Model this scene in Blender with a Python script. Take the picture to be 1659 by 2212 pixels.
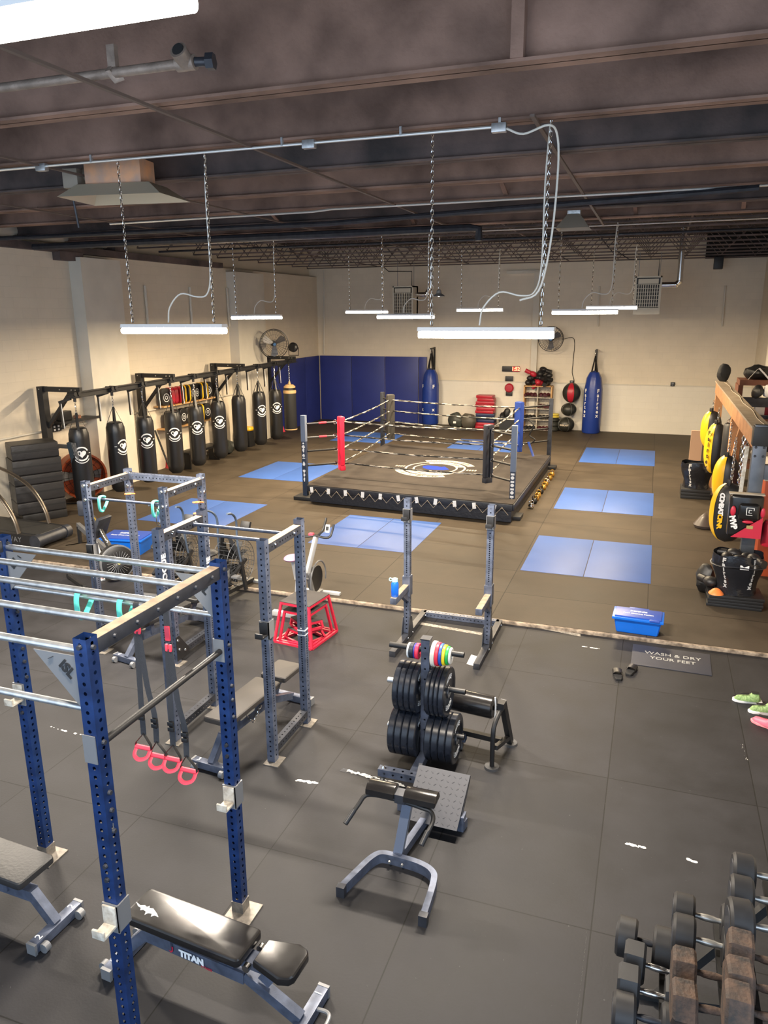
import bpy, bmesh, math, random
from math import sin, cos, pi, radians as R, sqrt, atan2
from mathutils import Vector as V, Matrix as MX, Euler, noise

random.seed(7)
D = bpy.data
for o in list(D.objects): D.objects.remove(o)
SC = bpy.context.scene
COL = SC.collection

# ------------------------------------------------------------------ camera, world, lights, exposure
FPX, YAW, PITCH, ROLL, CH = 1620.0, R(-19.65), R(14.85), R(0.35), 4.0
f_ = V((sin(YAW)*cos(PITCH), cos(YAW)*cos(PITCH), -sin(PITCH)))
r_ = V((cos(YAW), -sin(YAW), 0)); d_ = f_.cross(r_)
RT = cos(ROLL)*r_+sin(ROLL)*d_; DN = -sin(ROLL)*r_+cos(ROLL)*d_
cd = D.cameras.new('camera'); cam = D.objects.new('camera', cd); COL.objects.link(cam)
cd.sensor_fit = 'HORIZONTAL'; cd.sensor_width = 36; cd.lens = 36*FPX/1659; cd.clip_start = .05; cd.clip_end = 200
cam.matrix_world = MX(((RT.x, -DN.x, -f_.x, 0), (RT.y, -DN.y, -f_.y, 0), (RT.z, -DN.z, -f_.z, CH), (0, 0, 0, 1)))
SC.camera = cam
SC.view_settings.view_transform = 'Standard'; SC.view_settings.look = 'None'
SC.view_settings.exposure = 0.3; SC.view_settings.gamma = 1; SC.view_settings.use_curve_mapping = False
W = D.worlds.new('world'); SC.world = W; W.use_nodes = True
W.node_tree.nodes['Background'].inputs[0].default_value = (.66, .81, 1, 1)
W.node_tree.nodes['Background'].inputs[1].default_value = 2.3     # daylight from the open front of the hall

LAMPZ = 3.86
LAMPS = [(-1.45, 6.75, 3.84), (-4.7, 6.75, 3.87), (-8.0, 6.75, 3.87),
         (-1.34, 15.1, 4.02), (-4.9, 15.1, 3.95), (-8.34, 15.1, 3.95),
         (-1.13, 19.96, 4.12), (-4.44, 19.96, 4.09), (-7.6, 19.96, 4.06), (-1.98, 2.17, 4.93)]
LAMP_E = 360
LAMP_C = (1, .79, .52)
LAMP_C1 = (1, .88, .73)    # the front row is whiter

def area(loc, sx, sy, e, c, rot=(0, 0, 0)):
    l = D.lights.new('lamp_light', 'AREA'); l.shape = 'RECTANGLE'; l.size = sx; l.size_y = sy; l.energy = e; l.color = c
    o = D.objects.new('lamp_light', l); COL.objects.link(o); o.location = loc; o.rotation_euler = rot; return o

# points of the hall seen at a pixel of the survey photograph
def ray(x, y): return ((x-829.5)/FPX)*RT + ((y-1106)/FPX)*DN + f_
def onz(x, y, z=0.0):
    d = ray(x, y); t = (z-CH)/d.z; return V((d.x*t, d.y*t, z))
def ony(x, y, Y):
    d = ray(x, y); t = Y/d.y; return V((d.x*t, Y, CH+d.z*t))
def onx(x, y, X):
    d = ray(x, y); t = X/d.x; return V((X, d.y*t, CH+d.z*t))

# ------------------------------------------------------------------ materials
MATS = {}
def nd(nt, t, **k):
    n = nt.nodes.new(t)
    for a, b in k.items(): setattr(n, a, b)
    return n
def mat(name, col, rough=.5, metal=0, bump=0, bscale=40, var=0, vscale=6, coat=0, emit=0, alpha=1, spec=None, col2=None, detail=4, tr=0, rvar=0):
    if name in MATS: return MATS[name]
    m = D.materials.new(name); m.use_nodes = True; nt = m.node_tree; b = nt.nodes['Principled BSDF']
    b.inputs['Base Color'].default_value = (*col, 1); b.inputs['Roughness'].default_value = rough; b.inputs['Metallic'].default_value = metal
    if spec is not None: b.inputs['Specular IOR Level'].default_value = spec
    if coat: b.inputs['Coat Weight'].default_value = coat; b.inputs['Coat Roughness'].default_value = .15
    if emit: b.inputs['Emission Color'].default_value = (*col, 1); b.inputs['Emission Strength'].default_value = emit
    if alpha < 1: b.inputs['Alpha'].default_value = alpha
    if tr: b.inputs['Transmission Weight'].default_value = tr
    tc = None
    if var or bump or col2 or rvar: tc = nd(nt, 'ShaderNodeTexCoord')
    if var or col2 or rvar:
        n = nd(nt, 'ShaderNodeTexNoise'); n.inputs['Scale'].default_value = vscale; n.inputs['Detail'].default_value = detail
        nt.links.new(tc.outputs['Object'], n.inputs['Vector'])
        rp = nd(nt, 'ShaderNodeValToRGB'); rp.color_ramp.elements[0].position = .32; rp.color_ramp.elements[1].position = .68
        c2 = col2 or tuple(min(1, c*(1+var)) for c in col); c1 = col if col2 else tuple(c*(1-var) for c in col)
        rp.color_ramp.elements[0].color = (*c1, 1); rp.color_ramp.elements[1].color = (*c2, 1)
        nt.links.new(n.outputs['Fac'], rp.inputs['Fac']); nt.links.new(rp.outputs['Color'], b.inputs['Base Color'])
        if rvar:
            mr = nd(nt, 'ShaderNodeMapRange'); mr.inputs['To Min'].default_value = rough-rvar; mr.inputs['To Max'].default_value = rough+rvar
            nt.links.new(n.outputs['Fac'], mr.inputs['Value']); nt.links.new(mr.outputs['Result'], b.inputs['Roughness'])
    if bump:
        n2 = nd(nt, 'ShaderNodeTexNoise'); n2.inputs['Scale'].default_value = bscale; n2.inputs['Detail'].default_value = 6
        nt.links.new(tc.outputs['Object'], n2.inputs['Vector'])
        bp = nd(nt, 'ShaderNodeBump'); bp.inputs['Strength'].default_value = bump; bp.inputs['Distance'].default_value = .02
        nt.links.new(n2.outputs['Fac'], bp.inputs['Height']); nt.links.new(bp.outputs['Normal'], b.inputs['Normal'])
    MATS[name] = m; return m

def brickmat(name, base, seam, bw, bh, mort, axes='XY', off=(0, 0), offset=0.0, rough=.6, var=.15, stain=None, bump=.25, noise_scale=3, spec=.5, fine=0):
    """a surface with block or tile joints laid in world coordinates"""
    m = D.materials.new(name); m.use_nodes = True; nt = m.node_tree; b = nt.nodes['Principled BSDF']; L = nt.links.new
    g = nd(nt, 'ShaderNodeNewGeometry'); sx = nd(nt, 'ShaderNodeSeparateXYZ'); L(g.outputs['Position'], sx.inputs[0])
    cb = nd(nt, 'ShaderNodeCombineXYZ')
    for k in (0, 1):
        a = nd(nt, 'ShaderNodeMath', operation='SUBTRACT'); L(sx.outputs[axes[k]], a.inputs[0]); a.inputs[1].default_value = off[k]; L(a.outputs[0], cb.inputs[k])
    br = nd(nt, 'ShaderNodeTexBrick'); L(cb.outputs[0], br.inputs['Vector']); br.offset = offset; br.squash = 1
    br.inputs['Scale'].default_value = 1; br.inputs['Brick Width'].default_value = bw; br.inputs['Row Height'].default_value = bh
    br.inputs['Mortar Size'].default_value = mort; br.inputs['Mortar Smooth'].default_value = .2; br.inputs['Bias'].default_value = 0
    br.inputs['Color1'].default_value = (*[c*(1-var*.35) for c in base], 1); br.inputs['Color2'].default_value = (*[min(1, c*(1+var*.35)) for c in base], 1); br.inputs['Mortar'].default_value = (*seam, 1)
    n = nd(nt, 'ShaderNodeTexNoise'); n.inputs['Scale'].default_value = noise_scale; n.inputs['Detail'].default_value = 7; n.inputs['Roughness'].default_value = .62; L(g.outputs['Position'], n.inputs['Vector'])
    rp = nd(nt, 'ShaderNodeValToRGB'); rp.color_ramp.elements[0].position = .3; rp.color_ramp.elements[1].position = .7
    rp.color_ramp.elements[0].color = (1-var, 1-var, 1-var, 1); rp.color_ramp.elements[1].color = (*(stain or (1+var, 1+var, 1+var)), 1)
    L(n.outputs['Fac'], rp.inputs['Fac'])
    mx = nd(nt, 'ShaderNodeMix', data_type='RGBA', blend_type='MULTIPLY'); mx.inputs[0].default_value = 1; L(br.outputs['Color'], mx.inputs[6]); L(rp.outputs['Color'], mx.inputs[7])
    out = mx.outputs[2]
    if fine:   # small pale scuffs and specks
        n3 = nd(nt, 'ShaderNodeTexNoise'); n3.inputs['Scale'].default_value = 34; n3.inputs['Detail'].default_value = 3; L(g.outputs['Position'], n3.inputs['Vector'])
        r3 = nd(nt, 'ShaderNodeValToRGB'); r3.color_ramp.elements[0].position = .73; r3.color_ramp.elements[1].position = .79
        r3.color_ramp.elements[0].color = (0, 0, 0, 1); r3.color_ramp.elements[1].color = (fine, fine, fine, 1); L(n3.outputs['Fac'], r3.inputs['Fac'])
        ad = nd(nt, 'ShaderNodeMix', data_type='RGBA', blend_type='ADD'); ad.inputs[0].default_value = 1; L(out, ad.inputs[6]); L(r3.outputs['Color'], ad.inputs[7]); out = ad.outputs[2]
    L(out, b.inputs['Base Color'])
    b.inputs['Roughness'].default_value = rough; b.inputs['Specular IOR Level'].default_value = spec
    mr = nd(nt, 'ShaderNodeMapRange'); mr.inputs['To Min'].default_value = rough-.08; mr.inputs['To Max'].default_value = rough+.1; L(n.outputs['Fac'], mr.inputs['Value']); L(mr.outputs['Result'], b.inputs['Roughness'])
    bp = nd(nt, 'ShaderNodeBump'); bp.inputs['Strength'].default_value = bump; bp.inputs['Distance'].default_value = .01; bp.invert = True
    n2 = nd(nt, 'ShaderNodeTexNoise'); n2.inputs['Scale'].default_value = 60; n2.inputs['Detail'].default_value = 3; L(g.outputs['Position'], n2.inputs['Vector'])
    m2 = nd(nt, 'ShaderNodeMath', operation='MULTIPLY_ADD'); L(n2.outputs['Fac'], m2.inputs[0]); m2.inputs[1].default_value = .35; L(br.outputs['Fac'], m2.inputs[2])
    L(m2.outputs[0], bp.inputs['Height']); L(bp.outputs['Normal'], b.inputs['Normal'])
    MATS[name] = m; return m

M_STEEL = mat('dark_steel', (.035, .038, .048), .42, .3, var=.25, vscale=9, bump=.05, bscale=300)
M_RACK = mat('rack_steel', (.095, .112, .16), .38, .35, var=.3, vscale=12, bump=.05, bscale=200)
M_BLUE = mat('blue_steel', (.012, .037, .135), .36, .35, var=.35, vscale=10)
M_BLACK = mat('black_paint', (.013, .013, .014), .45)
M_BLACKM = mat('black_matte', (.011, .011, .012), .8)
M_CHROME = mat('chrome', (.62, .62, .62), .18, 1)
M_ZINC = mat('galvanised', (.5, .52, .54), .38, .8, var=.2, vscale=20)
M_BOLT = mat('bolt', (.6, .6, .58), .35, .9)
M_VINYL = mat('black_vinyl', (.012, .011, .011), .22, bump=.04, bscale=9, rvar=.08, vscale=7)
M_VINYLM = mat('black_vinyl_matte', (.02, .02, .021), .45, bump=.1, bscale=50)
M_RUBBER = mat('black_rubber', (.016, .017, .02), .42)
M_PLATE = mat('dirty_plate', (.2, .18, .155), .5, .4, var=.3, vscale=25)
M_GREY = mat('grey_paint', (.2, .205, .215), .42, .3)
M_WHITE = mat('white_paint', (.75, .74, .7), .45)
M_WTEXT = mat('white_print', (.82, .82, .82), .5)
M_RED = mat('red_paint', (.52, .02, .05), .38)
M_REDV = mat('red_vinyl', (.4, .014, .03), .35, bump=.1)
M_WOOD = mat('pine', (.5, .27, .1), .6, col2=(.62, .38, .17), vscale=5)
M_YELLOW = mat('yellow_vinyl', (.85, .48, .01), .35)
M_BLUEV = mat('blue_vinyl', (.014, .04, .24), .33, bump=.25, bscale=9)
M_DIRTYW = mat('worn_white', (.6, .56, .48), .5, col2=(.35, .3, .24), vscale=30)
M_DUST = mat('dusty_top', (.27, .2, .14), .8, var=.25, vscale=15)

# ------------------------------------------------------------------ mesh building
def frame(p, q, up=(0, 0, 1)):
    p, q = V(p), V(q); z = (q-p).normalized(); u = V(up)
    if abs(z.dot(u)) > .98: u = V((0, 1, 0)) if abs(z.y) < .9 else V((1, 0, 0))
    x = u.cross(z).normalized(); y = z.cross(x)
    return MX(((x.x, y.x, z.x, p.x), (x.y, y.y, z.y, p.y), (x.z, y.z, z.z, p.z), (0, 0, 0, 1)))
def TR(x=0, y=0, z=0): return MX.Translation((x, y, z))
def RX(a): return MX.Rotation(R(a), 4, 'X')
def RY(a): return MX.Rotation(R(a), 4, 'Y')
def RZ(a): return MX.Rotation(R(a), 4, 'Z')

class MB:
    def __init__(s): s.b = bmesh.new()
    def _new(s, vs, fs, M=None):
        vv = [s.b.verts.new(M @ V(v) if M else V(v)) for v in vs]
        out = []
        for f in fs:
            try: out.append(s.b.faces.new([vv[i] for i in f]))
            except ValueError: pass
        return vv, out
    def box(s, c, d, M=None, bev=0, seg=2):
        x, y, z = (a/2 for a in d); T = (M or MX()) @ TR(*c)
        vs = [(i*x, j*y, k*z) for i in (-1, 1) for j in (-1, 1) for k in (-1, 1)]
        vv, ff = s._new(vs, [(0, 1, 3, 2), (4, 6, 7, 5), (0, 4, 5, 1), (2, 3, 7, 6), (0, 2, 6, 4), (1, 5, 7, 3)], T)
        if bev:
            es = {e for f in ff for e in f.edges}
            bmesh.ops.bevel(s.b, geom=list(es), offset=bev, segments=seg, profile=.6, affect='EDGES')
        return s
    def bb(s, a, b, bev=0):   # box from corner to corner
        return s.box([(a[i]+b[i])/2 for i in range(3)], [abs(b[i]-a[i]) for i in range(3)], None, bev)
    def bar(s, p, q, w, h, up=(0, 0, 1), bev=0):
        L = (V(q)-V(p)).length; return s.box((0, 0, L/2), (w, h, L), frame(p, q, up), bev)
    def cyl(s, p, q, r, r2=None, n=16, cap=True):
        r2 = r if r2 is None else r2; L = (V(q)-V(p)).length; M = frame(p, q)
        vs = [(r*cos(2*pi*i/n), r*sin(2*pi*i/n), 0) for i in range(n)]+[(r2*cos(2*pi*i/n), r2*sin(2*pi*i/n), L) for i in range(n)]
        fs = [(i, (i+1) % n, n+(i+1) % n, n+i) for i in range(n)]
        if cap: fs += [tuple(range(n))[::-1], tuple(range(n, 2*n))]
        s._new(vs, fs, M); return s
    def tube(s, pts, r, n=10, smooth=0, closed=False, flat=None):
        P = [V(p) for p in pts]
        if smooth: P = spline(P, smooth, closed)
        N = len(P); rings = []; up = None
        for i, p in enumerate(P):
            if closed: t = P[(i+1) % N]-P[i-1]
            else: t = P[min(i+1, N-1)]-P[max(i-1, 0)]
            t.normalize()
            if up is None:
                up = V((0, 0, 1)) if abs(t.z) < .9 else V((0, 1, 0))
            x = up.cross(t).normalized(); y = t.cross(x).normalized(); up = y
            rr = r[i] if isinstance(r, (list, tuple)) else r
            ra, rb = (rr, rr) if flat is None else flat
            rings.append([s.b.verts.new(p+x*ra*cos(2*pi*k/n)+y*rb*sin(2*pi*k/n)) for k in range(n)])
        for i in range(N if closed else N-1):
            a, b = rings[i], rings[(i+1) % N]
            for k in range(n): s.b.faces.new((a[k], a[(k+1) % n], b[(k+1) % n], b[k]))
        if not closed:
            s.b.faces.new(rings[0][::-1]); s.b.faces.new(rings[-1])
        return s
    def lathe(s, prof, M=None, n=28, sx=1, sy=1, close=False):
        M = M or MX(); rings = []
        for r, z in prof:
            if r < 1e-6: rings.append([s.b.verts.new(M @ V((0, 0, z)))])
            else: rings.append([s.b.verts.new(M @ V((r*sx*cos(2*pi*i/n), r*sy*sin(2*pi*i/n), z))) for i in range(n)])
        pr = list(zip(rings, rings[1:]))
        if close: pr.append((rings[-1], rings[0]))
        for a, b in pr:
            for i in range(n):
                j = (i+1) % n
                if len(a) == 1 and len(b) == 1: continue
                if len(a) == 1: s.b.faces.new((a[0], b[j], b[i]))
                elif len(b) == 1: s.b.faces.new((a[i], a[j], b[0]))
                else: s.b.faces.new((a[i], a[j], b[j], b[i]))
        return s
    def prism(s, poly, z0, z1, M=None, bev=0):
        n = len(poly); vs = [(x, y, z0) for x, y in poly]+[(x, y, z1) for x, y in poly]
        fs = [(i, (i+1) % n, n+(i+1) % n, n+i) for i in range(n)]+[tuple(range(n))[::-1], tuple(range(n, 2*n))]
        vv, ff = s._new(vs, fs, M)
        if bev:
            bmesh.ops.bevel(s.b, geom=list(set(ff[-1].edges) | set(ff[-2].edges)), offset=bev, segments=3, profile=.6, affect='EDGES')
        return s
    def ball(s, c, r, n=16, sq=(1, 1, 1), M=None):
        T = (M or MX()) @ TR(*c) @ MX.Diagonal((r*sq[0], r*sq[1], r*sq[2], 1))
        bmesh.ops.create_uvsphere(s.b, u_segments=n, v_segments=max(6, n//2+2), radius=1, matrix=T); return s
    def grid(s, fn, nu, nv, closeu=False):
        g = [[s.b.verts.new(V(fn(i/(nu if closeu else nu-1), j/(nv-1)))) for j in range(nv)] for i in range(nu)]
        for i in range(nu if closeu else nu-1):
            a, b = g[i], g[(i+1) % nu]
            for j in range(nv-1): s.b.faces.new((a[j], b[j], b[j+1], a[j+1]))
        return s
    def merge(s, me, M):
        s.b.from_mesh(me) if M is None else None
        if M is not None:
            n = len(s.b.verts); s.b.from_mesh(me); s.b.verts.ensure_lookup_table()
            for v in s.b.verts[n:]: v.co = M @ v.co
        return s
    def warp(s, fn):
        for v in s.b.verts: v.co = V(fn(v.co))
        return s

def spline(P, k, closed=False):
    out = []; N = len(P)
    rng = range(N) if closed else range(N-1)
    for i in rng:
        p0 = P[(i-1) % N] if closed or i else P[0]*2-P[1]
        p1, p2 = P[i], P[(i+1) % N]
        p3 = P[(i+2) % N] if closed or i+2 < N else P[-1]*2-P[-2]
        for j in range(k):
            t = j/k; out.append(.5*((2*p1)+(p2-p0)*t+(2*p0-5*p1+4*p2-p3)*t*t+(3*p1-p0-3*p2+p3)*t**3))
    if not closed: out.append(P[-1].copy())
    return out

SPLIT = {'bolt', 'wheel', 'end_cap', 'grip', 'pivot_knob', 'foot', 'bar_bracket', 'clip', 'number', 'gusset', 'rail_post', 'red_spot', 'blower', 'tape_mark', 'hanger'}
def islands(b):
    b.verts.ensure_lookup_table(); seen = set(); out = []
    for v in b.verts:
        if v.index in seen: continue
        st = [v]; seen.add(v.index); comp = []
        while st:
            x = st.pop(); comp.append(x.index)
            for e in x.link_edges:
                y = e.other_vert(x)
                if y.index not in seen: seen.add(y.index); st.append(y)
        out.append(set(comp))
    return out
def build(name, mb, m, parent=None, world=False, smooth=35, label=None):
    if name in SPLIT and parent is not None:
        mb.b.verts.index_update(); isl = islands(mb.b)
        if 1 < len(isl) <= 16:
            r0 = None
            for comp in isl:
                nb = MB(); mp = {i: nb.b.verts.new(mb.b.verts[i].co) for i in comp}
                for f in mb.b.faces:
                    if f.verts[0].index in comp: nb.b.faces.new([mp[v.index] for v in f.verts])
                o = build1(name, nb, m, parent, world, smooth, label); r0 = r0 or o
            mb.b.free(); return r0
    return build1(name, mb, m, parent, world, smooth, label)
def build1(name, mb, m, parent=None, world=False, smooth=35, label=None):
    me = D.meshes.new(name)
    bmesh.ops.recalc_face_normals(mb.b, faces=mb.b.faces) if not getattr(mb, 'raw', 0) else None
    if world and parent is not None:
        inv = wmat(parent).inverted()
        for v in mb.b.verts: v.co = inv @ v.co
    mb.b.to_mesh(me); mb.b.free()
    for x in (m if isinstance(m, (list, tuple)) else [m]): me.materials.append(x)
    if smooth:
        me.shade_smooth(); me.set_sharp_from_angle(angle=R(smooth))
    o = D.objects.new(name, me); COL.objects.link(o)
    if parent is not None: o.parent = parent
    if label: o['label'] = label
    return o
def wmat(o):
    m = MX.LocRotScale(o.location, o.rotation_euler, o.scale)
    return wmat(o.parent) @ m if o.parent else m
def thing(name, label, cat, loc=(0, 0, 0), rz=0, group=None):
    o = D.objects.new(name, None); COL.objects.link(o); o.empty_display_size = .05
    o.location = loc; o.rotation_euler = (0, 0, R(rz)); o['label'] = label; o['category'] = cat
    if group: o['group'] = group
    return o
def single(name, mb, m, label, cat, loc=(0, 0, 0), rz=0, group=None, smooth=35):
    o = build(name, mb, m, smooth=smooth); o.location = loc; o.rotation_euler = (0, 0, R(rz)); o['label'] = label; o['category'] = cat
    if group: o['group'] = group
    return o
def struct(name, mb, m, smooth=35):
    o = build(name, mb, m, smooth=smooth); o['kind'] = 'structure'; return o
def dup(root, loc=None, rz=None, label=None, group=None):
    r = root.copy(); COL.objects.link(r)
    if loc is not None: r.location = loc
    if rz is not None: r.rotation_euler = (0, 0, R(rz))
    if label: r['label'] = label
    if group: r['group'] = group
    for ch in list(root.children):
        c = ch.copy(); COL.objects.link(c); c.parent = r
        for g in list(ch.children):
            d = g.copy(); COL.objects.link(d); d.parent = c
    return r

def textmesh(s, size, ext=.001, align='CENTER', bold=0.0, spacing=1.0):
    cu = D.curves.new('t', 'FONT'); cu.body = s; cu.size = size; cu.extrude = ext; cu.align_x = align; cu.align_y = 'CENTER'; cu.offset = bold; cu.space_character = spacing
    cu.resolution_u = 3
    o = D.objects.new('t', cu); COL.objects.link(o); dg = bpy.context.evaluated_depsgraph_get(); dg.update()
    me = D.meshes.new_from_object(o.evaluated_get(dg)); D.objects.remove(o); D.curves.remove(cu); return me
def text(mb, s, size, M, **k): mb.merge(textmesh(s, size, **k), M); return mb
def TM(o, x, y):   # text frame: origin, reading direction, up direction
    x = V(x).normalized(); y = V(y); z = x.cross(y).normalized(); y = z.cross(x)
    return MX(((x.x, y.x, z.x, o[0]), (x.y, y.y, z.y, o[1]), (x.z, y.z, z.z, o[2]), (0, 0, 0, 1)))

def holed(mb, p, q, w, h, holes, up=(0, 0, 1), hr=.009, sides=(0, 1, 2, 3)):
    """square steel tube from p to q with punched round holes; holes = distances along it"""
    L = (V(q)-V(p)).length; M = frame(p, q, up)
    for k in range(4):
        a, b = (w, h) if k % 2 == 0 else (h, w)
        A = M @ MX.Rotation(k*pi/2, 4, 'Z') @ TR(0, b/2, 0)
        if k not in sides:
            mb._new([(-a/2, 0, 0), (a/2, 0, 0), (a/2, 0, L), (-a/2, 0, L)], [(0, 1, 2, 3)], A); continue
        hs = sorted(x for x in holes if hr < x < L-hr); z = 0; n = 8; m_ = hr*1.25
        for c in hs:
            z0, z1 = max(z, c-m_), c+m_
            if z0 > z+1e-5: mb._new([(-a/2, 0, z), (a/2, 0, z), (a/2, 0, z0), (-a/2, 0, z0)], [(0, 1, 2, 3)], A)
            outer = [(a/2, (z0+z1)/2), (a/2, z1), (0, z1), (-a/2, z1), (-a/2, (z0+z1)/2), (-a/2, z0), (0, z0), (a/2, z0)]
            vs = [(x, 0, y) for x, y in outer]+[(hr*cos(2*pi*i/n), 0, c+hr*sin(2*pi*i/n)) for i in range(n)]
            mb._new(vs, [(i, (i+1) % n, n+(i+1) % n, n+i) for i in range(n)], A)
            z = z1
        if L > z: mb._new([(-a/2, 0, z), (a/2, 0, z), (a/2, 0, L), (-a/2, 0, L)], [(0, 1, 2, 3)], A)
    return mb
def bolt(mb, p, d, r=.018, t=.012):
    p = V(p); d = V(d).normalized(); mb.cyl(p, p+d*t, r, r*.8, n=10); return mb
def chain(mb, p, q, link=.05, r=.004, w=.011):
    p, q = V(p), V(q); L = (q-p).length; n = max(2, int(L/(link*.78))); F = frame(p, q)
    for i in range(n):
        z = (i+.5)*L/n; A = F @ TR(0, 0, z) @ MX.Rotation((i % 2)*pi/2, 4, 'Z')
        pts = [A @ V((w*cos(a)*1, 0, link/2*sin(a))) for a in [2*pi*k/8 for k in range(8)]]
        mb.tube(pts, r, n=5, closed=True)
    return mb
# ================================================================== the hall
FZ = .04
XL, XR, YB = -12.1, 2.95, 26.6
floor_near = brickmat('rubber_mats', (.0175, .0172, .0195), (.005, .005, .005), 1.2, 1.8, .005, off=(-.1-12, 4.35-9), rough=.62, var=.35, noise_scale=1.7, spec=.32, fine=.06)
floor_far = brickmat('tatami_mats', (.062, .049, .036), (.018, .014, .011), 1.98, 1.0, .006, off=(.17-19.8, 10.3-10), rough=.58, var=.22, noise_scale=1.1, spec=.14)
cream = (.7, .62, .5)
block_x = brickmat('painted_block_side', cream, (.62, .55, .44), .41, .205, .003, axes='YZ', off=(0, .04), offset=.5, rough=.6, var=.05, bump=.12, noise_scale=1.2)
block_y = brickmat('painted_block_back', cream, (.63, .56, .45), .41, .205, .003, axes='XZ', off=(0, .04), offset=.5, rough=.6, var=.05, bump=.12, noise_scale=1.2)
block_w = brickmat('painted_block_white', (.72, .68, .6), (.67, .63, .55), .41, .205, .004, axes='XZ', off=(0, .04), offset=.5, rough=.55, var=.04, bump=.12, noise_scale=1.2)
pil_m = mat('pilaster_paint', (.64, .6, .52), .6, var=.05, vscale=2)
soot = mat('sooty_steel', (.12, .07, .052), .75, col2=(.34, .21, .16), vscale=1.6, bump=.3, bscale=30, detail=8)
soot2 = mat('black_sooty_steel', (.05, .042, .042), .8, col2=(.16, .115, .105), vscale=1.8, bump=.3, bscale=30, detail=8)
rod_m = mat('rod_brown', (.13, .095, .08), .7)
deck_m = mat('roof_deck', (.03, .024, .022), .85, col2=(.06, .045, .04), vscale=2)

struct('floor', MB().bb((XL-.3, -3, -.2), (XR+.3, 9.3, 0)), floor_near)
struct('floor', MB().bb((XL-.3, 9.3, -.2), (XR+.3, YB+.3, FZ)), floor_far)
wl = struct('wall_left', MB().bb((XL-.3, -3, 0), (XL, YB, 5.3)).bb((XL-.6, -3, 5.3), (XL-.3, YB, 6.35)), block_x)
for y0, y1 in ((13.75, 15.05), (20.2, 21.9), (7.4, 8.7)):
    build('pilaster', MB().bb((XL-.02, y0, FZ), (XL+.32, y1, 5.2)), pil_m, wl)
wb = struct('wall_back', MB().bb((XL-.3, YB, 0), (XR+.3, YB+.3, 6.35)), block_y)
wains = MB().bb((-7.8, YB-.02, FZ), (XR, YB+.01, 1.64))
build('wainscot', wains, block_w, wb)
build('wall_column', MB().bb((-4.05, YB-.14, FZ), (-3.85, YB+.01, 5.3)).bb((-5.0, YB-.1, 5.26), (-3.85, YB+.01, 5.36)), pil_m, wb)
build('ledge', MB().bb((-7.8, YB-.05, 1.63), (XR, YB, 1.66)), pil_m, wb)
wr = struct('wall_right', MB().bb((XR, 3, 0), (XR+.3, YB, 6.35)), block_x)
build('pilaster', MB().bb((XR-.35, 20.0, FZ), (XR+.02, 21.2, 5.45)), pil_m, wr)
build('black_recess', MB().bb((1.2, YB-.35, 5.58), (XR, YB-.02, 6.3)), M_BLACKM, wr)
st = MB().bb((XL, 9.24, 0), (XR, 9.29, FZ+.004), .006)
struct('trim_1', st, mat('worn_timber_edge', (.13, .1, .075), .8, col2=(.42, .34, .26), vscale=14, bump=.4))
ce = struct('ceiling', MB().bb((XL-.6, -4, 6.3), (XR+.3, YB+.3, 6.4)), deck_m)
# steel beams, webs seen from the front
BY = [1.1, 2.55, 5.28, 6.72, 8.08, 9.5, 10.95, 12.4, 13.8]
def ibeam(Y, x0, x1, z0, h, fw, m):
    b = MB().bb((x0, Y-.006, z0), (x1, Y+.006, z0+h)).bb((x0, Y-fw/2, z0), (x1, Y+fw/2, z0+.02)).bb((x0, Y-fw/2, z0+h-.02), (x1, Y+fw/2, z0+h))
    return build('steel_beam', b, m, ce)
for i, Y in enumerate(BY):
    xr = XR+.25
    ibeam(Y, XL+.0 if i > 6 else XL-.2, xr, 5.5, .8, .2, soot2 if i in (4, 7) else soot)
# bent bridging angles under the beams, running towards the back wall
br = lambda X, y0, y1, z=5.47: build('bridging_angle', MB().bar((X, y0, z), (X, y1, z), .035, .02), rod_m, ce)
for x0, y0, y1 in ((-3.63, .8, 14.5), (-6.05, .8, 14.5), (-8.6, 3, 14.5), (-1.05, 6.4, 14.5)): br(x0, y0, y1)
build('stiffener', MB().bb((-1.0, 5.17, 5.52), (-.92, 5.28, 6.3)), soot, ce)
for x, y in ((-6.4, 11.0), (-2.2, 9.6), (-.6, 12.5), (-4.4, 12.5), (1.0, 12.4)):
    build('knee_brace', MB().bar((x, y-.1, 6.2), (x+.1, y+1.3, 5.55), .06, .02), soot, ce)
# open web joists
def joist(Y, x0=XL-.1, x1=XR+.1, zb=5.58, zt=6.2, m=soot2):
    b = MB()
    for z in (zb, zt): b.bar((x0, Y-.03, z), (x1, Y-.03, z), .03, .03, (0, 0, 1)).bar((x0, Y+.03, z), (x1, Y+.03, z), .03, .03)
    n = int((x1-x0)/.48); st_ = (x1-x0)/n
    pts = []
    for k in range(n+1):
        x = x0+k*st_; up = k % 2
        zz = zt-.02 if up else zb+.02
        pts += [(x-.025, Y, zz-(.05 if up else -.05)), (x, Y, zz), (x+.025, Y, zz-(.05 if up else -.05))]
    b.tube(pts, .012, n=6)
    return build('bar_joist', b, m, ce)
for k in range(10): joist(15.1+k*1.215)
build('edge_beam', MB().bb((XL-.02, -1, 5.28), (XL+.16, 19.8, 5.42)).bb((XL-.02, 13.3, 5.12), (XL+.2, 14.0, 5.3)).bb((XL-.25, 15.2, 5.3), (XL+.1, 15.6, 5.8)), soot2, ce)
build('edge_pipe', MB().cyl((XL-.1, -1, 5.62), (XL-.1, 15.1, 5.62), .14), pil_m, ce)
for X, y0, y1 in ((-9.5, 14, 26), (-6.2, 14, 26), (-2.9, 14, 26), (.4, 14, 26)):
    build('bridging_angle', MB().bar((X, y0, 5.6), (X, y1, 5.6), .03, .02), soot2, ce)

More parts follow.
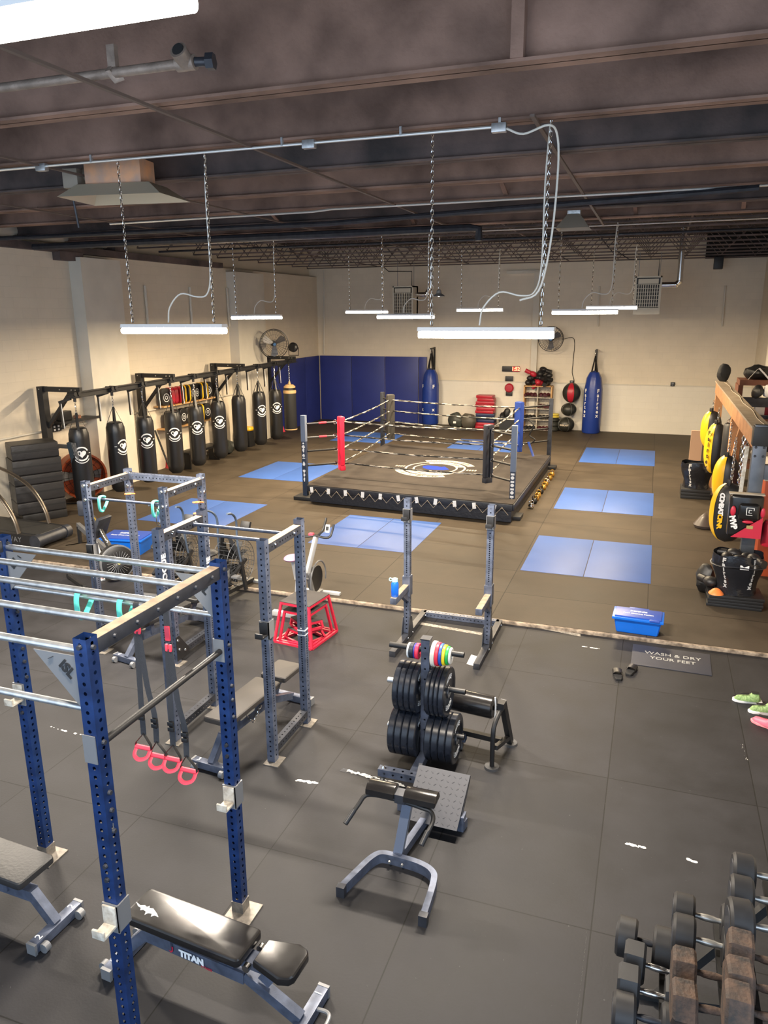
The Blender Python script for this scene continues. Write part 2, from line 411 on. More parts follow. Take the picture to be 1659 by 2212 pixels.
# ---- blue wall pads in the far left corner
padm = mat('blue_pad', (.022, .035, .21), .45, var=.06, vscale=2)
xs = [XL+.08, -10.68, -9.3, -8.05, -7.82]
for i, (a, b) in enumerate(((XL+.08, -10.75), (-10.73, -9.42), (-9.40, -8.12), (-8.10, -7.8))):
    single('wall_pad', MB().bb((a, -.03, 0), (b, .03, 2.42), .012), padm,
           ('blue wall pad on the back wall, first from the corner', 'blue wall pad on the back wall, second from the corner', 'wide blue wall pad on the back wall, third from the corner', 'narrow blue wall pad strip on the back wall beside the blue heavy bag')[i], 'wall pad', (0, YB-.035, FZ), group='blue wall pads in the far corner')
for i, (a, b) in enumerate(((25.3, 26.5), (23.95, 25.25), (22.6, 23.9))):
    single('wall_pad', MB().bb((-.03, a, 0), (.03, b, 2.42), .012), padm,
           ('blue wall pad on the left wall nearest the corner', 'blue wall pad on the left wall, second from the corner', 'blue wall pad on the left wall furthest from the corner')[i], 'wall pad', (XL+.035, 0, FZ), group='blue wall pads in the far corner')

# ---- blue floor mats let into the black ones
matm = mat('blue_mat', (.045, .11, .36), .5, spec=.3, var=.05, vscale=1.5, bump=.06, bscale=200)
def bluemat(x0, y0, x1, y1, lab):
    single('floor_mat', MB().bb((x0, y0, -.03), (x1, y1, .004), .003), matm, lab, 'floor mat', (0, 0, FZ), group='blue floor mats among the black ones')
for (y0, y1, w) in ((11.35, 13.38, 'nearest the tub'), (15.45, 17.5, 'in the middle of the right side'), (20.75, 23.15, 'nearest the back wall')):
    bluemat(-1.76, y0, -.79, y1, 'left blue mat right of the ring, '+w); bluemat(-.78, y0, .2, y1, 'right blue mat right of the ring, '+w)
for (a, b, c, y0, y1, w) in ((-5.6, -4.66, -3.68, 11.62, 13.63, 'in front of the ring behind the spin bike'), (-9.5, -8.6, -7.6, 11.95, 13.85, 'behind the far power rack'), (-9.65, -8.7, -7.72, 16.15, 18.3, 'left of the ring by the heavy bags')):
    bluemat(a, y0, b-.005, y1, 'left blue mat '+w); bluemat(b+.005, y0, c, y1, 'right blue mat '+w)
bluemat(-9.7, 22.0, -8.72, 24.0, 'left blue mat behind the far left ring post'); bluemat(-8.7, 22.0, -7.75, 24.0, 'right blue mat behind the far left ring post')
bluemat(-5.75, 21.6, -4.78, 23.6, 'left blue mat behind the ring canvas'); bluemat(-4.76, 21.6, -3.8, 23.6, 'right blue mat behind the ring canvas')

# ---- hanging strip lights
tube_m = mat('lamp_tube', (1, .93, .8), .5, emit=26)
M_LAMPH = mat('lamp_housing', (.8, .8, .8), .4)
cable_m = mat('white_cable', (.7, .68, .62), .5)
LNAME = ['near right, over the plate tree', 'near, over the black power racks', 'near left outside the others', 'middle row right, in front of the right heater', 'middle row centre, over the ring', 'middle row left, over the heavy bags',
         'back row right, touching the right heater', 'back row centre', 'back row left']
for i, (x, y, z) in enumerate(LAMPS):
    area((x, y, z-.075), 1.15, .1, LAMP_E*(.55 if i == 9 else 1.0 if i < 3 else .9), LAMP_C1 if i in (0, 1, 2, 9) else LAMP_C)
    if i == 2: continue
    near = i == 9
    t = thing('strip_light', 'white strip light hanging on chains, '+LNAME[i] if not near else 'big glaring strip light close up in the top left corner', 'light', (x, y, z), group='hanging strip lights')
    s_ = 1.0
    h = MB(); h.prism([(-.06, 0), (.06, 0), (.05, .035), (-.05, .035)], -.61*s_, .61*s_, MX(((0, 0, 1, 0), (1, 0, 0, 0), (0, 1, 0, 0), (0, 0, 0, 1))))
    build('housing', h, M_LAMPH, t)
    build('tube', MB().cyl((-.6*s_, -.034, -.032), (.6*s_, -.034, -.032), .03).cyl((-.6*s_, .034, -.032), (.6*s_, .034, -.032), .03), tube_m, t)
    top = (5.5 if y < 14.5 else 5.6)-z
    if near: top = .55
    for sx in (-.49, .49):
        c = MB(); chain(c, (sx*s_, 0, .05), (sx*s_*1.02, 0, top), .05 if y < 10 else .07, .0038 if y < 10 else .005, .012); build('chain', c, M_CHROME, t)
    if not near:
        pts = [(-.05, 0, .05), (-.02, 0, .2), (.12, 0, .33), (.3, .02, .3), (.42, .02, .33), (.47, .02, .55), (.47, .02, 1.2), (.49, .02, top)]
        build('cable', MB().tube(pts, .008 if y < 10 else .01, n=6, smooth=5), cable_m, t)
# ================================================================== power racks
def holes(L, step=.05, dense=None, start=.06):
    z = start; o = []
    while z < L-.03:
        if dense and dense[0] < z < dense[1]: o.append(z); z += step/2
        else: o.append(z); z += step
    return o
def foot(mb, x, y, w=.2, d=.16): mb.box((x, y, .005), (w, d, .01)); return mb

def jcup(T, x, y, z, w=.075, m_plate=None, side=1, face=-1, white=True, name='j_cup'):
    """cradle on an upright; opens towards -y (face=-1)"""
    b = MB(); b.box((x-side*(w/2+.006), y, z), (.008, w+.02, .16)); b.box((x, y+face*(w/2+.006), z), (w+.02, .008, .17))
    c = build(name, b, m_plate or M_GREY, T, world=False)
    p = MB(); p.box((x+.0, y+face*(w/2+.016), z+.02), (w+.005, .012, .12), bev=.004); p.box((x, y+face*(w/2+.06), z-.035), (w, .09, .016), bev=.003)
    p.box((x, y+face*(w/2+.105), z-.018), (w, .014, .05), bev=.004)
    build('liner', p, M_DIRTYW if white else M_BLACK, c)
    return c

# ---- blue rig with monkey bars
RX0, RX1, RY0, RY1, RH, RW = -4.1, -2.41, 2.58, 3.74, 2.55, .076
T = thing('power_rig', 'tall blue steel rig with grey pull-up bars across its top, nearest the camera', 'power rack', (0, 0, 0))
for (x, y) in ((RX0, RY0), (RX1, RY0), (RX0, RY1), (RX1, RY1)):
    u = build('upright', holed(MB(), (x, y, .01), (x, y, RH), RW, RW, holes(RH-.01), hr=.0105, up=(0, 1, 0)), M_BLUE, T, smooth=0)
    build('foot_plate', foot(MB(), x+.03, y-.02, .2, .2).bb((x-RW/2-.006, y-RW/2-.006, .01), (x+RW/2+.006, y+RW/2+.006, .09)), M_PLATE, u)
    bm_ = MB()
    for z in (RH-.05, 2.0, 1.72, 1.62, 1.5): bolt(bm_, (x+RW/2, y, z), (1, 0, 0), .014, .014)
    for z in (RH-.04, 1.31, 1.23): bolt(bm_, (x, y-RW/2, z), (0, -1, 0), .014, .014)
    build('bolt', bm_, M_STEEL, u)
for x in (RX0, RX1):
    c = build('crossmember', MB().bb((x-.035, RY0+.038, RH-.1), (x+.035, RY1-.038, RH-.025), .002), M_STEEL, T)
    build('dusty_top', MB().bb((x-.033, RY0+.04, RH-.026), (x+.033, RY1-.04, RH-.0235)), M_DUST, c)
    bm_ = MB()
    for k in range(6): bolt(bm_, (x+.035, RY0+.16+k*.175, RH-.06), (1, 0, 0), .013, .012)
    build('bolt', bm_, M_STEEL, c)
for i, y in enumerate((RY0, 2.9, 3.2, 3.46, RY1)):
    z = RH-.075 if i in (0, 4) else RH-.065
    build('pull_up_bar', MB().cyl((RX0, y-(0 if i else .0), z), (RX1-.036, y, z), .02, n=14), M_ZINC, T)
build('pull_up_bar', MB().cyl((RX0, RY1, 2.19), (RX1-.04, RY1, 2.19), .017, n=14).cyl((RX1-.34, RY1, 2.19), (RX1-.28, RY1, 2.19), .021, n=14), M_ZINC, T)
build('pull_up_bar', MB().cyl((RX0, RY0, 2.17), (RX1-.04, RY0, 2.17), .018, n=14), M_ZINC, T)
build('side_bar', MB().cyl((RX1, RY0+.04, 1.97), (RX1, RY1-.04, 1.97), .019, n=14), M_BLACK, T)
mk = MB()
for y in (RY0, RY1): mk.bb((RX1-.045, y-.045, 1.9), (RX1+.03, y-.04, 2.05))
build('bar_bracket', mk, M_GREY, T)
for (x, y, s) in ((RX1, RY0, -1), (RX1, RY1, -1), (RX0, RY1, 1), (RX0, RY0, 1)):
    g = MB(); A = TM((x+s*.038, y-.02, RH-.1), (1, 0, 0), (0, 0, 1))
    g.prism([(0, -.28), (s*.0, 0), (s*.26, 0)] if s > 0 else [(0, -.28), (-.26, 0), (0, 0)], -.003, .003, A)
    gp = build('gusset', g, M_GREY, T)
    tx = MB(); base = TM((x+s*.105, y-.026, RH-.175), (.28*1, 0, -.28*1 if s < 0 else .28), (0, 0, 1))
    text(tx, 'ISL', .075, base, bold=.003); tx.bar((x+s*.16-.02, y-.026, RH-.12), (x+s*.19-.02, y-.026, RH-.135), .006, .002)
    build('logo', tx, M_BLACK, gp)
jcup(T, RX1, RY0, 1.0, side=-1); jcup(T, RX1, RY1, .93, side=-1); jcup(T, RX0, RY1, 1.38, side=1)
nm = MB(); text(nm, '1', .06, TM((RX1+.04, RY0, .62+.9), (0, 1, 0), (0, 0, 1))); build('number', nm, M_GREY, T)

# ---- near black rack (behind the blue rig)
def black_rack(T, X0, X1, Y0, Y1, H, bars='top2', side_name=True, feet=True):
    w = .076
    for (x, y) in ((X0, Y0), (X1, Y0), (X0, Y1), (X1, Y1)):
        u = build('upright', holed(MB(), (x, y, .01), (x, y, H), w, w, holes(H-.01, dense=(.55, 1.15)), hr=.0085, up=(0, 1, 0)), M_RACK, T, smooth=0)
        if feet: build('foot_plate', foot(MB(), x+.02, y-.01, .15, .17), M_PLATE, u)
    for x in (X0, X1):
        for z, nme in ((.12, 'crossmember'), (H-.09, 'crossmember')):
            c = build(nme, holed(MB(), (x, Y0+w/2, z), (x, Y1-w/2, z), w, w, holes(Y1-Y0-w, .05), hr=.008), M_STEEL, T, smooth=0)
            if z > 1:
                bm_ = MB()
                for y in (Y0+.17, Y1-.17): bolt(bm_, (x+w/2, y, z), (1, 0, 0), .022, .012)
                build('bolt', bm_, M_CHROME, c)
                build('dusty_top', MB().bb((x-w/2+.002, Y0+w/2, z+w/2), (x+w/2-.002, Y1-w/2, z+w/2+.002)), M_DUST, c)
T = thing('power_rack', 'dark grey power rack with a flat bench inside, behind the blue rig', 'power rack', (0, 0, 0))
black_rack(T, -4.1, -3.04, 5.42, 6.13, 2.14)
for y in (5.66, 5.92): build('pull_up_bar', MB().cyl((-4.06, y, 2.05), (-3.08, y, 2.05), .016, n=14), M_RACK, T)
jcup(T, -3.04, 5.42, 1.32, m_plate=M_GREY, side=-1, white=False)
g = MB(); text(g, 'ROGUE', .085, TM((-4.1+.0405, 6.13, 1.5), (0, 0, 1), (0, -1, 0)), bold=.004, spacing=1.1); build('logo', g, M_WTEXT, T)
g = MB(); text(g, 'ROGUE', .085, TM((-4.1+.0405, 5.42, 1.75), (0, 0, 1), (0, -1, 0)), bold=.004, spacing=1.1); build('logo', g, M_WTEXT, T)
g = MB(); g.box((-3.04, 6.13, 1.02), (.08, .08, .012)); g.box((-3.04, 6.13, .97), (.08, .08, .006)); build('tape_mark', g, M_WTEXT, T)
# ---- far power rack
T = thing('power_rack', 'dark grey power rack with teal handles on its front bar, furthest of the racks', 'power rack', (0, 0, 0))
black_rack(T, -6.12, -5.06, 6.84, 7.6, 2.14)
build('crossmember', holed(MB(), (-6.08, 7.6, 2.05), (-5.1, 7.6, 2.05), .076, .076, holes(.98), hr=.008), M_RACK, T, smooth=0)
build('pull_up_bar', MB().cyl((-6.08, 6.84, 1.94), (-5.1, 6.84, 1.94), .016, n=12), M_RACK, T)
bm_ = MB()
for (x, y) in ((-6.12, 6.84), (-5.06, 6.84), (-6.12, 7.6), (-5.06, 7.6)):
    for z in (2.09, 1.92):
        bolt(bm_, (x, y-.038, z), (0, -1, 0), .024, .012); bolt(bm_, (x+.038, y, z), (1, 0, 0), .024, .012)
build('bolt', bm_, M_CHROME, T)
g = MB()
for x in (-5.06, -6.12):
    g.prism([(.0, 0), (.24, 0), (.24, .08), (.06, .3), (0, .3)], -.003, .003, TM((x+.042, 6.84-.04, .05), (0, 1, 0), (0, 0, 1)))
gs = build('gusset', g, M_BLACK, T)
bm_ = MB()
for dy, dz in ((.03, .25), (.05, .13), (.16, .08)): bolt(bm_, (-5.06+.045, 6.8+dy, .05+dz), (1, 0, 0), .018, .01)
build('bolt', bm_, M_CHROME, gs)
jcup(T, -6.12, 6.84, 1.3, side=-1, m_plate=M_GREY, white=False)
g = MB(); text(g, 'ROGUE', .08, TM((-5.06+.0405, 7.6, 1.35), (0, 0, 1), (0, -1, 0)), bold=.004); build('logo', g, M_WTEXT, T)

# ---- teal hooks hung on bars
teal = mat('teal_rubber', (.12, .68, .55), .5, var=.08, vscale=20)
def hook(x, y, z, lab, s=1.0):
    t = MB(); pts = [(0, .0, .034), (0, .045, .03), (0, .06, -.02), (0, .055, -.11), (0, .02, -.14), (0, -.03, -.1), (0, -.1, -.02)]
    pts = [(0, -a[1]*s, a[2]*s) for a in pts]; pts = [(0, .045*s, .02*s)]+[(0, -.0, .036*s)]+pts[1:]
    t.tube(pts, .016*s, n=8, smooth=5, flat=(.019*s, .013*s))
    single('grip_trainer', t, teal, lab, 'exercise handle', (x, y, z), group='teal rubber handles on pull-up bars')
hook(-3.47, RY1, 2.19, 'left teal handle hanging on the lower bar of the blue rig', 1.05)
hook(-3.13, RY1, 2.19, 'right teal handle hanging on the lower bar of the blue rig', 1.05)
hook(-5.9, 6.84, 1.94, 'left teal handle hanging on the front bar of the furthest rack', 1.0)
hook(-5.17, 6.84, 1.94, 'right teal handle hanging on the front bar of the furthest rack', 1.0)
orange = mat('orange_plastic', (.95, .25, .06), .45)
for (x, y, z, l) in ((-6.08, 7.52, 1.83, 'orange clip on the far left upright of the furthest rack'), (-5.09, 7.52, 1.80, 'upper orange clip on the far right upright of the furthest rack'), (-5.09, 7.52, 1.66, 'lower orange clip on the far right upright of the furthest rack')):
    c = MB(); c.tube([(-.05, 0, 0), (0, -.03, .005), (.05, 0, .01), (0, .03, .005)], .009, n=6, smooth=4, closed=True); c.cyl((.04, 0, .01), (.1, 0, .014), .009, n=8)
    single('clip', c, orange, l, 'clip', (x, y, z), group='orange clips on the furthest rack')
c = MB(); c.tube([(0, 0, 0), (0, .03, -.05), (0, .03, -.16), (0, 0, -.2), (0, -.03, -.16), (0, -.03, -.05)], .006, n=6, smooth=4, closed=True)
single('carabiner', c, M_CHROME, 'steel carabiner hanging beside the right teal handle of the furthest rack', 'carabiner', (-5.12, 6.8, 1.9))

# ---- suspension trainers on the rig's side bar
strap = mat('grey_webbing', (.06, .064, .075), .7, bump=.2, bscale=200)
redf = mat('red_foam', (.85, .06, .1), .5)
def trainer(X, lab, zs, lean):
    t = thing('suspension_strap', lab, 'suspension trainer', (X, RY1-.022, 2.19), group='suspension straps hung from the blue rig')
    def ribbon(pts, w=.019, th=.0015):
        b = MB(); P = spline([V(p) for p in pts], 6); W_ = V((.95, .3, 0))*w
        rows = [[b.b.verts.new(p+W_*a) for a in (-1, 1)] for p in P]
        for a, c_ in zip(rows, rows[1:]): b.b.faces.new((a[0], a[1], c_[1], c_[0]))
        bmesh.ops.solidify(b.b, geom=b.b.faces[:], thickness=th); return b
    b = ribbon([(0, .022, .022), (0, -.004, .0), (0, -.006, -.1), (0, -.006, zs[0])]); build('strap', b, strap, t)
    build('anchor_sleeve', MB().box((0, -.008, zs[0]+.06), (.036, .014, .1), bev=.004), redf, t)
    for s in (-1, 1): build('anchor_knot', MB().box((s*.014, -.008, zs[0]-.04), (.018, .018, .05), bev=.006), redf, t)
    for k, s in enumerate((-1, 1)):
        zb = zs[1+k]; dx = lean*(k+.2)
        build('strap', ribbon([(s*.008, -.008, zs[0]-.05), (s*.02+dx*.4, -.014, (zs[0]+zb)/2), (s*.03+dx, -.016, zb+.2), (s*.03+dx, -.02, zb)]), strap, t)
        for dz in (.13, .17): build('buckle', MB().box((s*.03+dx, -.026, zb+dz), (.045, .018, .03), bev=.004), M_BLACK, t)
        hx, hz = s*.04+dx, zb-.1
        for q in (-1, 1): build('handle_strap', MB().tube([(hx-s*.01, -.02, zb+.01), (hx+q*.06, -.02, hz+.03), (hx+q*.062, -.02, hz)], .008, n=6, flat=(.012, .003)), M_BLACK, t)
        build('grip', MB().cyl((hx-.062, -.02, hz), (hx+.062, -.02, hz), .016, n=12), redf, t)
        build('foot_loop', MB().tube([(hx-.055, -.02, hz), (hx-.05, -.06, hz-.04), (hx, -.08, hz-.055), (hx+.05, -.06, hz-.04), (hx+.055, -.02, hz)], .01, n=6, smooth=4, flat=(.014, .005)), redf, t)
    return t
trainer(-3.03, 'left suspension strap with red handles, hanging from the lower bar of the blue rig', (-.13, -.93, -.97), .04)
trainer(-2.80, 'right suspension strap with red handles, hanging beside the near right upright of the rig', (-.22, -.97, -1.03), .04)

# ================================================================== benches
def pad(mb, poly, z, th, bev=.02, M=None): return mb.prism(poly, z, z+th, M, bev)
def rr(x0, y0, x1, y1, r=.03, n=4):
    o = []
    for cx_, cy_, a0 in ((x1-r, y1-r, 0), (x0+r, y1-r, 90), (x0+r, y0+r, 180), (x1-r, y0+r, 270)):
        o += [(cx_+r*cos(R(a0+90*k/n)), cy_+r*sin(R(a0+90*k/n))) for k in range(n+1)]
    return o
def bench(name, label, loc, rz, num, brand=None, torn=False, vinyl=None, backL=.86, seatL=.32, handle=True, w=.27, chainf=False, taper=False):
    """flat adjustable bench: local +x runs from the head of the back pad to the seat"""
    vinyl = vinyl or M_VINYL
    T = thing(name, label, 'bench', loc, rz)
    bp = build('back_pad', pad(MB(), rr(-.02, -w/2, backL, w/2), .40, .06), vinyl, T)
    s0, s1 = backL+.07, backL+.07+seatL
    st_ = rr(s0, -w/2, s1, w/2) if not taper else [(s0, -w*.32), (s0, w*.32), (s1-.08, w/2), (s1-.02, w/2-.02), (s1, w/2-.05), (s1, -w/2+.05), (s1-.02, -w/2+.02), (s1-.08, -w/2)]
    build('seat_pad', pad(MB(), st_, .40, .06), vinyl, T)
    if torn:
        tr = MB(); pts = [(.0, .012), (.03, .004), (.045, .0), (.07, .012), (.09, .006), (.1, .02), (.11, .006), (.135, .012), (.16, .0), (.185, -.012), (.21, -.03), (.18, -.028), (.165, -.045), (.155, -.024), (.13, -.03), (.12, -.05), (.11, -.026), (.085, -.02), (.07, -.03), (.06, -.014), (.035, -.01)]
        tr.prism([(x-.01, y-.02) for x, y in pts], .4605, .4615); build('tear', tr, M_WTEXT, bp)
    f = MB(); h = .07
    f.bar((.04, 0, .25), (.95*backL, 0, .23), .07, .08).bar((.95*backL, 0, .24), (s1-.02, 0, .07), .06, .07).bar((.06, 0, .26), (-.12, 0, .07), .06, .07)
    f.bar((backL*.3, 0, .24), (backL*.3, 0, .4), .05, .1).bar((backL*.8, 0, .23), (backL*.8, 0, .4), .1, .05); f.bar((s0+.02, 0, .25), (s0+.12, 0, .4), .05, .08)
    f.bar((.85*backL, 0, .36), (s0+.1, 0, .36), .09, .05)
    fr = build('frame', f, M_GREY if False else M_RACK, T)
    if brand:
        tx = MB(); text(tx, brand, .062, TM((.42, -.0415, .238), (1, 0, -.02), (0, 0, 1)), bold=.004); build('brand_text', tx, M_WTEXT, fr)
        sh = MB(); sh.prism([(-.02, .02), (-.015, -.012), (0, -.026), (.015, -.012), (.02, .02), (0, .027)], 0, .001, TM((.265, -.0415, .242), (1, 0, 0), (0, 0, 1))); build('emblem', sh, M_RED, fr)
        t2 = MB(); text(t2, 'FITNESS', .022, TM((.53, -.0415, .205), (1, 0, -.02), (0, 0, 1))); build('brand_text', t2, M_RED, fr)
    for nm_, x in (('foot_bar', -.12), ('foot_bar', s1)):
        wd = .2 if x < 0 else .24
        fb = build(nm_, MB().box((x, 0, .045), (.07, wd*2, .07), bev=.004), M_RACK, T)
        n_ = MB()
        for s in (-1, 1): text(n_, num, .07, TM((x, s*(wd-.06), .0815), (0, -1, 0) if x < 0 else (0, 1, 0), (1, 0, 0) if x < 0 else (-1, 0, 0)))
        build('number', n_, M_WTEXT, fb)
        e = MB()
        for s in (-1, 1): e.box((x, s*(wd+.002), .043), (.074, .02, .078))
        build('end_cap', e, M_GREY, fb)
        if x < 0:
            wh = MB()
            for s in (-1, 1): wh.cyl((x-.06, s*(wd-.03), .035), (x-.06, s*(wd-.07), .035), .034, n=16)
            build('wheel', wh, M_GREY, fb)
    if handle: build('handle', MB().tube([(s1+.03, -.1, .06), (s1+.1, -.1, .065), (s1+.13, -.06, .07), (s1+.13, .06, .07), (s1+.1, .1, .065), (s1+.03, .1, .06)], .012, n=8, smooth=4), M_GREY, T)
    k = MB(); k.cyl((backL+.02, -.06, .38), (backL+.02, -.09, .38), .024, n=14).cyl((backL+.02, .06, .38), (backL+.02, .09, .38), .024, n=14); build('pivot_knob', k, M_CHROME, T)
    if chainf: c = MB(); chain(c, (.35, -.06, .33), (.42, -.09, .22), .05, .005); chain(c, (.42, -.09, .22), (.6, -.06, .3), .05, .005); build('chain', c, M_CHROME, T)
    return T
bench('adjustable_bench', 'shiny black adjustable bench with torn white patch, in front of the blue rig', (-2.77, 3.155, 0), -4.5, '1', 'TITAN', torn=True, backL=.83, seatL=.27, taper=True, w=.26)
bench('adjustable_bench', 'matte black bench cut off by the left edge of the photo', (-3.62+.02, 3.17, 0), 180-3, '2', None, vinyl=M_VINYLM, handle=False, w=.3)
bench('adjustable_bench', 'matte black bench standing inside the rack behind the blue rig', (-3.48, 5.22, 0), 85, '3', None, vinyl=mat('brown_black_vinyl', (.035, .031, .029), .5), chainf=True, w=.3, backL=.84, seatL=.36, handle=False)
bench('adjustable_bench', 'small dark bench standing inside the furthest power rack', (-5.6, 6.78, 0), 80, '4', None, vinyl=M_VINYLM, handle=False)
# ================================================================== squat stand
T = thing('squat_stand', 'dark steel squat stand with two safety arms at the edge of the mat area', 'squat rack', (0, 0, 0))
SL, SR, SY, SH = -2.7, -1.67, 8.42, 1.83
for x in (SL, SR):
    u = build('upright', holed(MB(), (x, SY, .08), (x, SY, SH), .076, .076, holes(SH-.08, dense=(.8, 1.35)), hr=.0085, up=(0, 1, 0)), M_RACK, T, smooth=0)
    b = build('base_rail', MB().bb((x-.038, 7.82, .0), (x+.038, 9.2, .075), .003), M_STEEL, T)
    bm_ = MB()
    for y in (8.32, 8.52, 9.1): bolt(bm_, (x+.038, y, .04), (1, 0, 0), .015, .012); bolt(bm_, (x-.038, y, .04), (-1, 0, 0), .015, .012)
    build('bolt', bm_, M_CHROME, b)
    g = MB()
    for s in (-1, 1): g.prism([(-.13, 0), (.13, 0), (.045, .26), (-.045, .26)], -.003, .003, TM((x+s*.042, SY, .03), (0, 1, 0), (0, 0, 1)))
    build('gusset', g, M_STEEL, T)
    a = build('safety_arm', MB().bb((x-.038, 7.86, .66), (x+.038, 8.38, .735), .003).prism([(.0, 0), (.24, 0), (0, -.16)], -.03, .03, TM((x, 8.38, .66), (0, -1, 0), (0, 0, 1))).bb((x-.048, 8.36, .58), (x+.048, 8.475, .84)), M_RACK, T)
    build('dusty_top', MB().bb((x-.034, 7.87, .7355), (x+.034, 8.36, .737)), M_DUST, a)
    jcup(T, x, SY, 1.62, side=-1, m_plate=M_GREY, white=False)
build('crossmember', holed(MB(), (SL, 9.16, .04), (SR, 9.16, .04), .076, .07, holes(1.03), hr=.008), M_RACK, T, smooth=0)
# bottle on the arm
t = thing('water_bottle', 'blue clear water bottle with pale lid on the left safety arm', 'bottle', (SL, 7.93, .738))
build('body', MB().lathe([(0, 0), (.04, 0), (.045, .01), (.045, .16), (.035, .185), (.03, .19)]), mat('blue_clear', (.01, .12, .6), .12, alpha=.9), t)
lid = build('lid', MB().cyl((0, 0, .19), (0, 0, .225), .034, n=20), mat('pale_lid', (.35, .75, .7), .4), t)
build('loop', MB().tube([(-.03, 0, .215), (-.06, 0, .225), (-.07, 0, .2), (-.05, 0, .19)], .006, n=6, closed=True, smooth=3), MATS['pale_lid'], lid)

# ================================================================== plate tree
TX, TY = -1.70, 5.85
T = thing('plate_tree', 'wheeled dark steel stand with six pegs that carries the bumper plates', 'weight stand', (TX, TY, 0))
build('post', holed(MB(), (0, 0, .1), (0, 0, 1.24), .076, .076, holes(1.14, .1), hr=.009, up=(0, 1, 0)), M_RACK, T, smooth=0)
build('cap', MB().bb((-.045, -.045, 1.235), (.045, .045, 1.245)), M_STEEL, T)
build('base_rail', MB().bb((-.038, -.42, .06), (.038, .34, .135), .003), M_RACK, T)
g = MB()
for s in (-1, 1): g.prism([(-.14, 0), (.14, 0), (.05, .22), (-.05, .22)], -.003, .003, TM((s*.045, 0, .13), (0, 1, 0), (0, 0, 1)))
build('gusset', g, M_BLACK, T)
for y, in ((-.42,), (.34,)):
    cb = build('crossbar', holed(MB(), (-.3, y, .12), (.3, y, .12), .07, .07, holes(.6, .08), hr=.011), M_RACK, T, smooth=0)
    for s in (-1, 1):
        c = build('caster', MB().cyl((s*.26-.012, y-.02, .035), (s*.26+.012, y-.02, .035), .035, n=18), M_GREY, T)
        build('fork', MB().box((s*.26-.02, y-.01, .06), (.004, .03, .06)).box((s*.26+.02, y-.01, .06), (.004, .03, .06)).cyl((s*.26, y, .15), (s*.26, y, .175), .02, .008, n=10).cyl((s*.26, y, .08), (s*.26, y, .09), .03), M_CHROME, c)
lg = MB(); lg.tube([(.09, -.457, .12)]+[(.09+.02*cos(a), -.457, .12+.02*sin(a)) for a in [k*pi/6 for k in range(12)]], .004, n=6); build('logo', lg, M_WTEXT, T)
for z, r in ((1.13, .025), (.78, .025), (.33, .025)):
    for s in (-1, 1):
        L = .34 if z > 1 else .36
        if z < .5: L = .36
        build('peg', MB().cyl((s*.045, 0, z), (s*L, 0, z), r, n=18).cyl((s*(L-.005), 0, z), (s*L, 0, z), r*.7, n=18), M_BLACK if s > 0 or z > 1 else M_ZINC, T)
plate_m = mat('bumper_rubber', (.013, .016, .024), .27, var=.2, vscale=30)
def plate(x, z, r, th, m, lab, grp, brand=False, face=1, tilt=0, hub=True):
    prof = [(.026, -th/2), (.06, -th/2), (.062, -th/2+.006), (r*.72, -th/2+.006), (r*.76, -th/2), (r-.008, -th/2), (r, -th/2+.008), (r, th/2-.008), (r-.008, th/2), (r*.76, th/2), (r*.72, th/2-.006), (.062, th/2-.006), (.06, th/2), (.026, th/2)]
    if r < .15: prof = [(.026, -th/2), (r-.004, -th/2), (r, -th/2+.004), (r, th/2-.004), (r-.004, th/2), (.026, th/2)]
    t = thing('weight_plate', lab, 'weight plate', (x, TY, z), group=grp)
    A = MX.Rotation(pi/2, 4, 'Y')
    build('disc', MB().lathe(prof, A, n=56 if r > .15 else 36, close=True), m, t)
    if brand:
        tx = MB()
        for k0, word in ((90, 'ROGUE'), (270, 'ROGUE')):
            for i, ch in enumerate(word):
                a = R(k0+(2-i)*15*(1)); rr_ = r*.62
                p = (face*(th/2-.004), -cos(a)*rr_*-1*face, sin(a)*rr_)
                # reading frame: outward normal = +x*face
                up_ = V((0, p[1], p[2])).normalized(); xx = up_.cross(V((face, 0, 0)))
                text(tx, ch, .06, TM(p, xx, up_), bold=.002)
        build('lettering', tx, M_WTEXT, t)
        build('hub', MB().lathe([(.026, th/2-.007), (.05, th/2-.007), (.05, th/2+.001), (.026, th/2+.001)], A, n=30, close=True), M_GREY, t)
    return t
def row(z, s, ths, r, word, brand_out=True):
    x = .042
    for i, th in enumerate(ths):
        xc = TX+s*(x+th/2); last = i == len(ths)-1; first = i == 0
        pos = 'against the post' if first else 'outermost' if last else ('second', 'third', 'fourth')[i-1]+' from the post'
        plate(xc, z-.026+.0005, r, th, plate_m, f'black bumper plate on the {word} peg, {pos}', 'black bumper plates on the stand', brand=(last if s > 0 else first), face=1)
        x += th+.003
row(.78, -1, [.05, .05, .05, .05], .225, 'upper left'); row(.78, 1, [.04, .037, .037, .05], .225, 'upper right')
row(.33, -1, [.062, .062, .062, .062], .225, 'lower left'); row(.33, 1, [.062, .062, .062, .062], .225, 'lower right')
x = .06
for th, r, c, nme in ((.036, .113, (.72, .68, .58), 'thick white'), (.03, .105, (.75, .03, .06), 'red'), (.026, .098, (.02, .08, .42), 'blue'), (.027, .092, (.9, .68, .02), 'yellow'), (.024, .082, (.02, .42, .08), 'green'), (.02, .072, (.78, .76, .7), 'small white')):
    plate(TX+x+th/2, 1.13-.026, r, th, mat('plate_'+nme.replace(' ', '_'), c, .4), f'{nme} change plate on the top right peg', 'coloured change plates on the top peg'); x += th+.002
x = .06
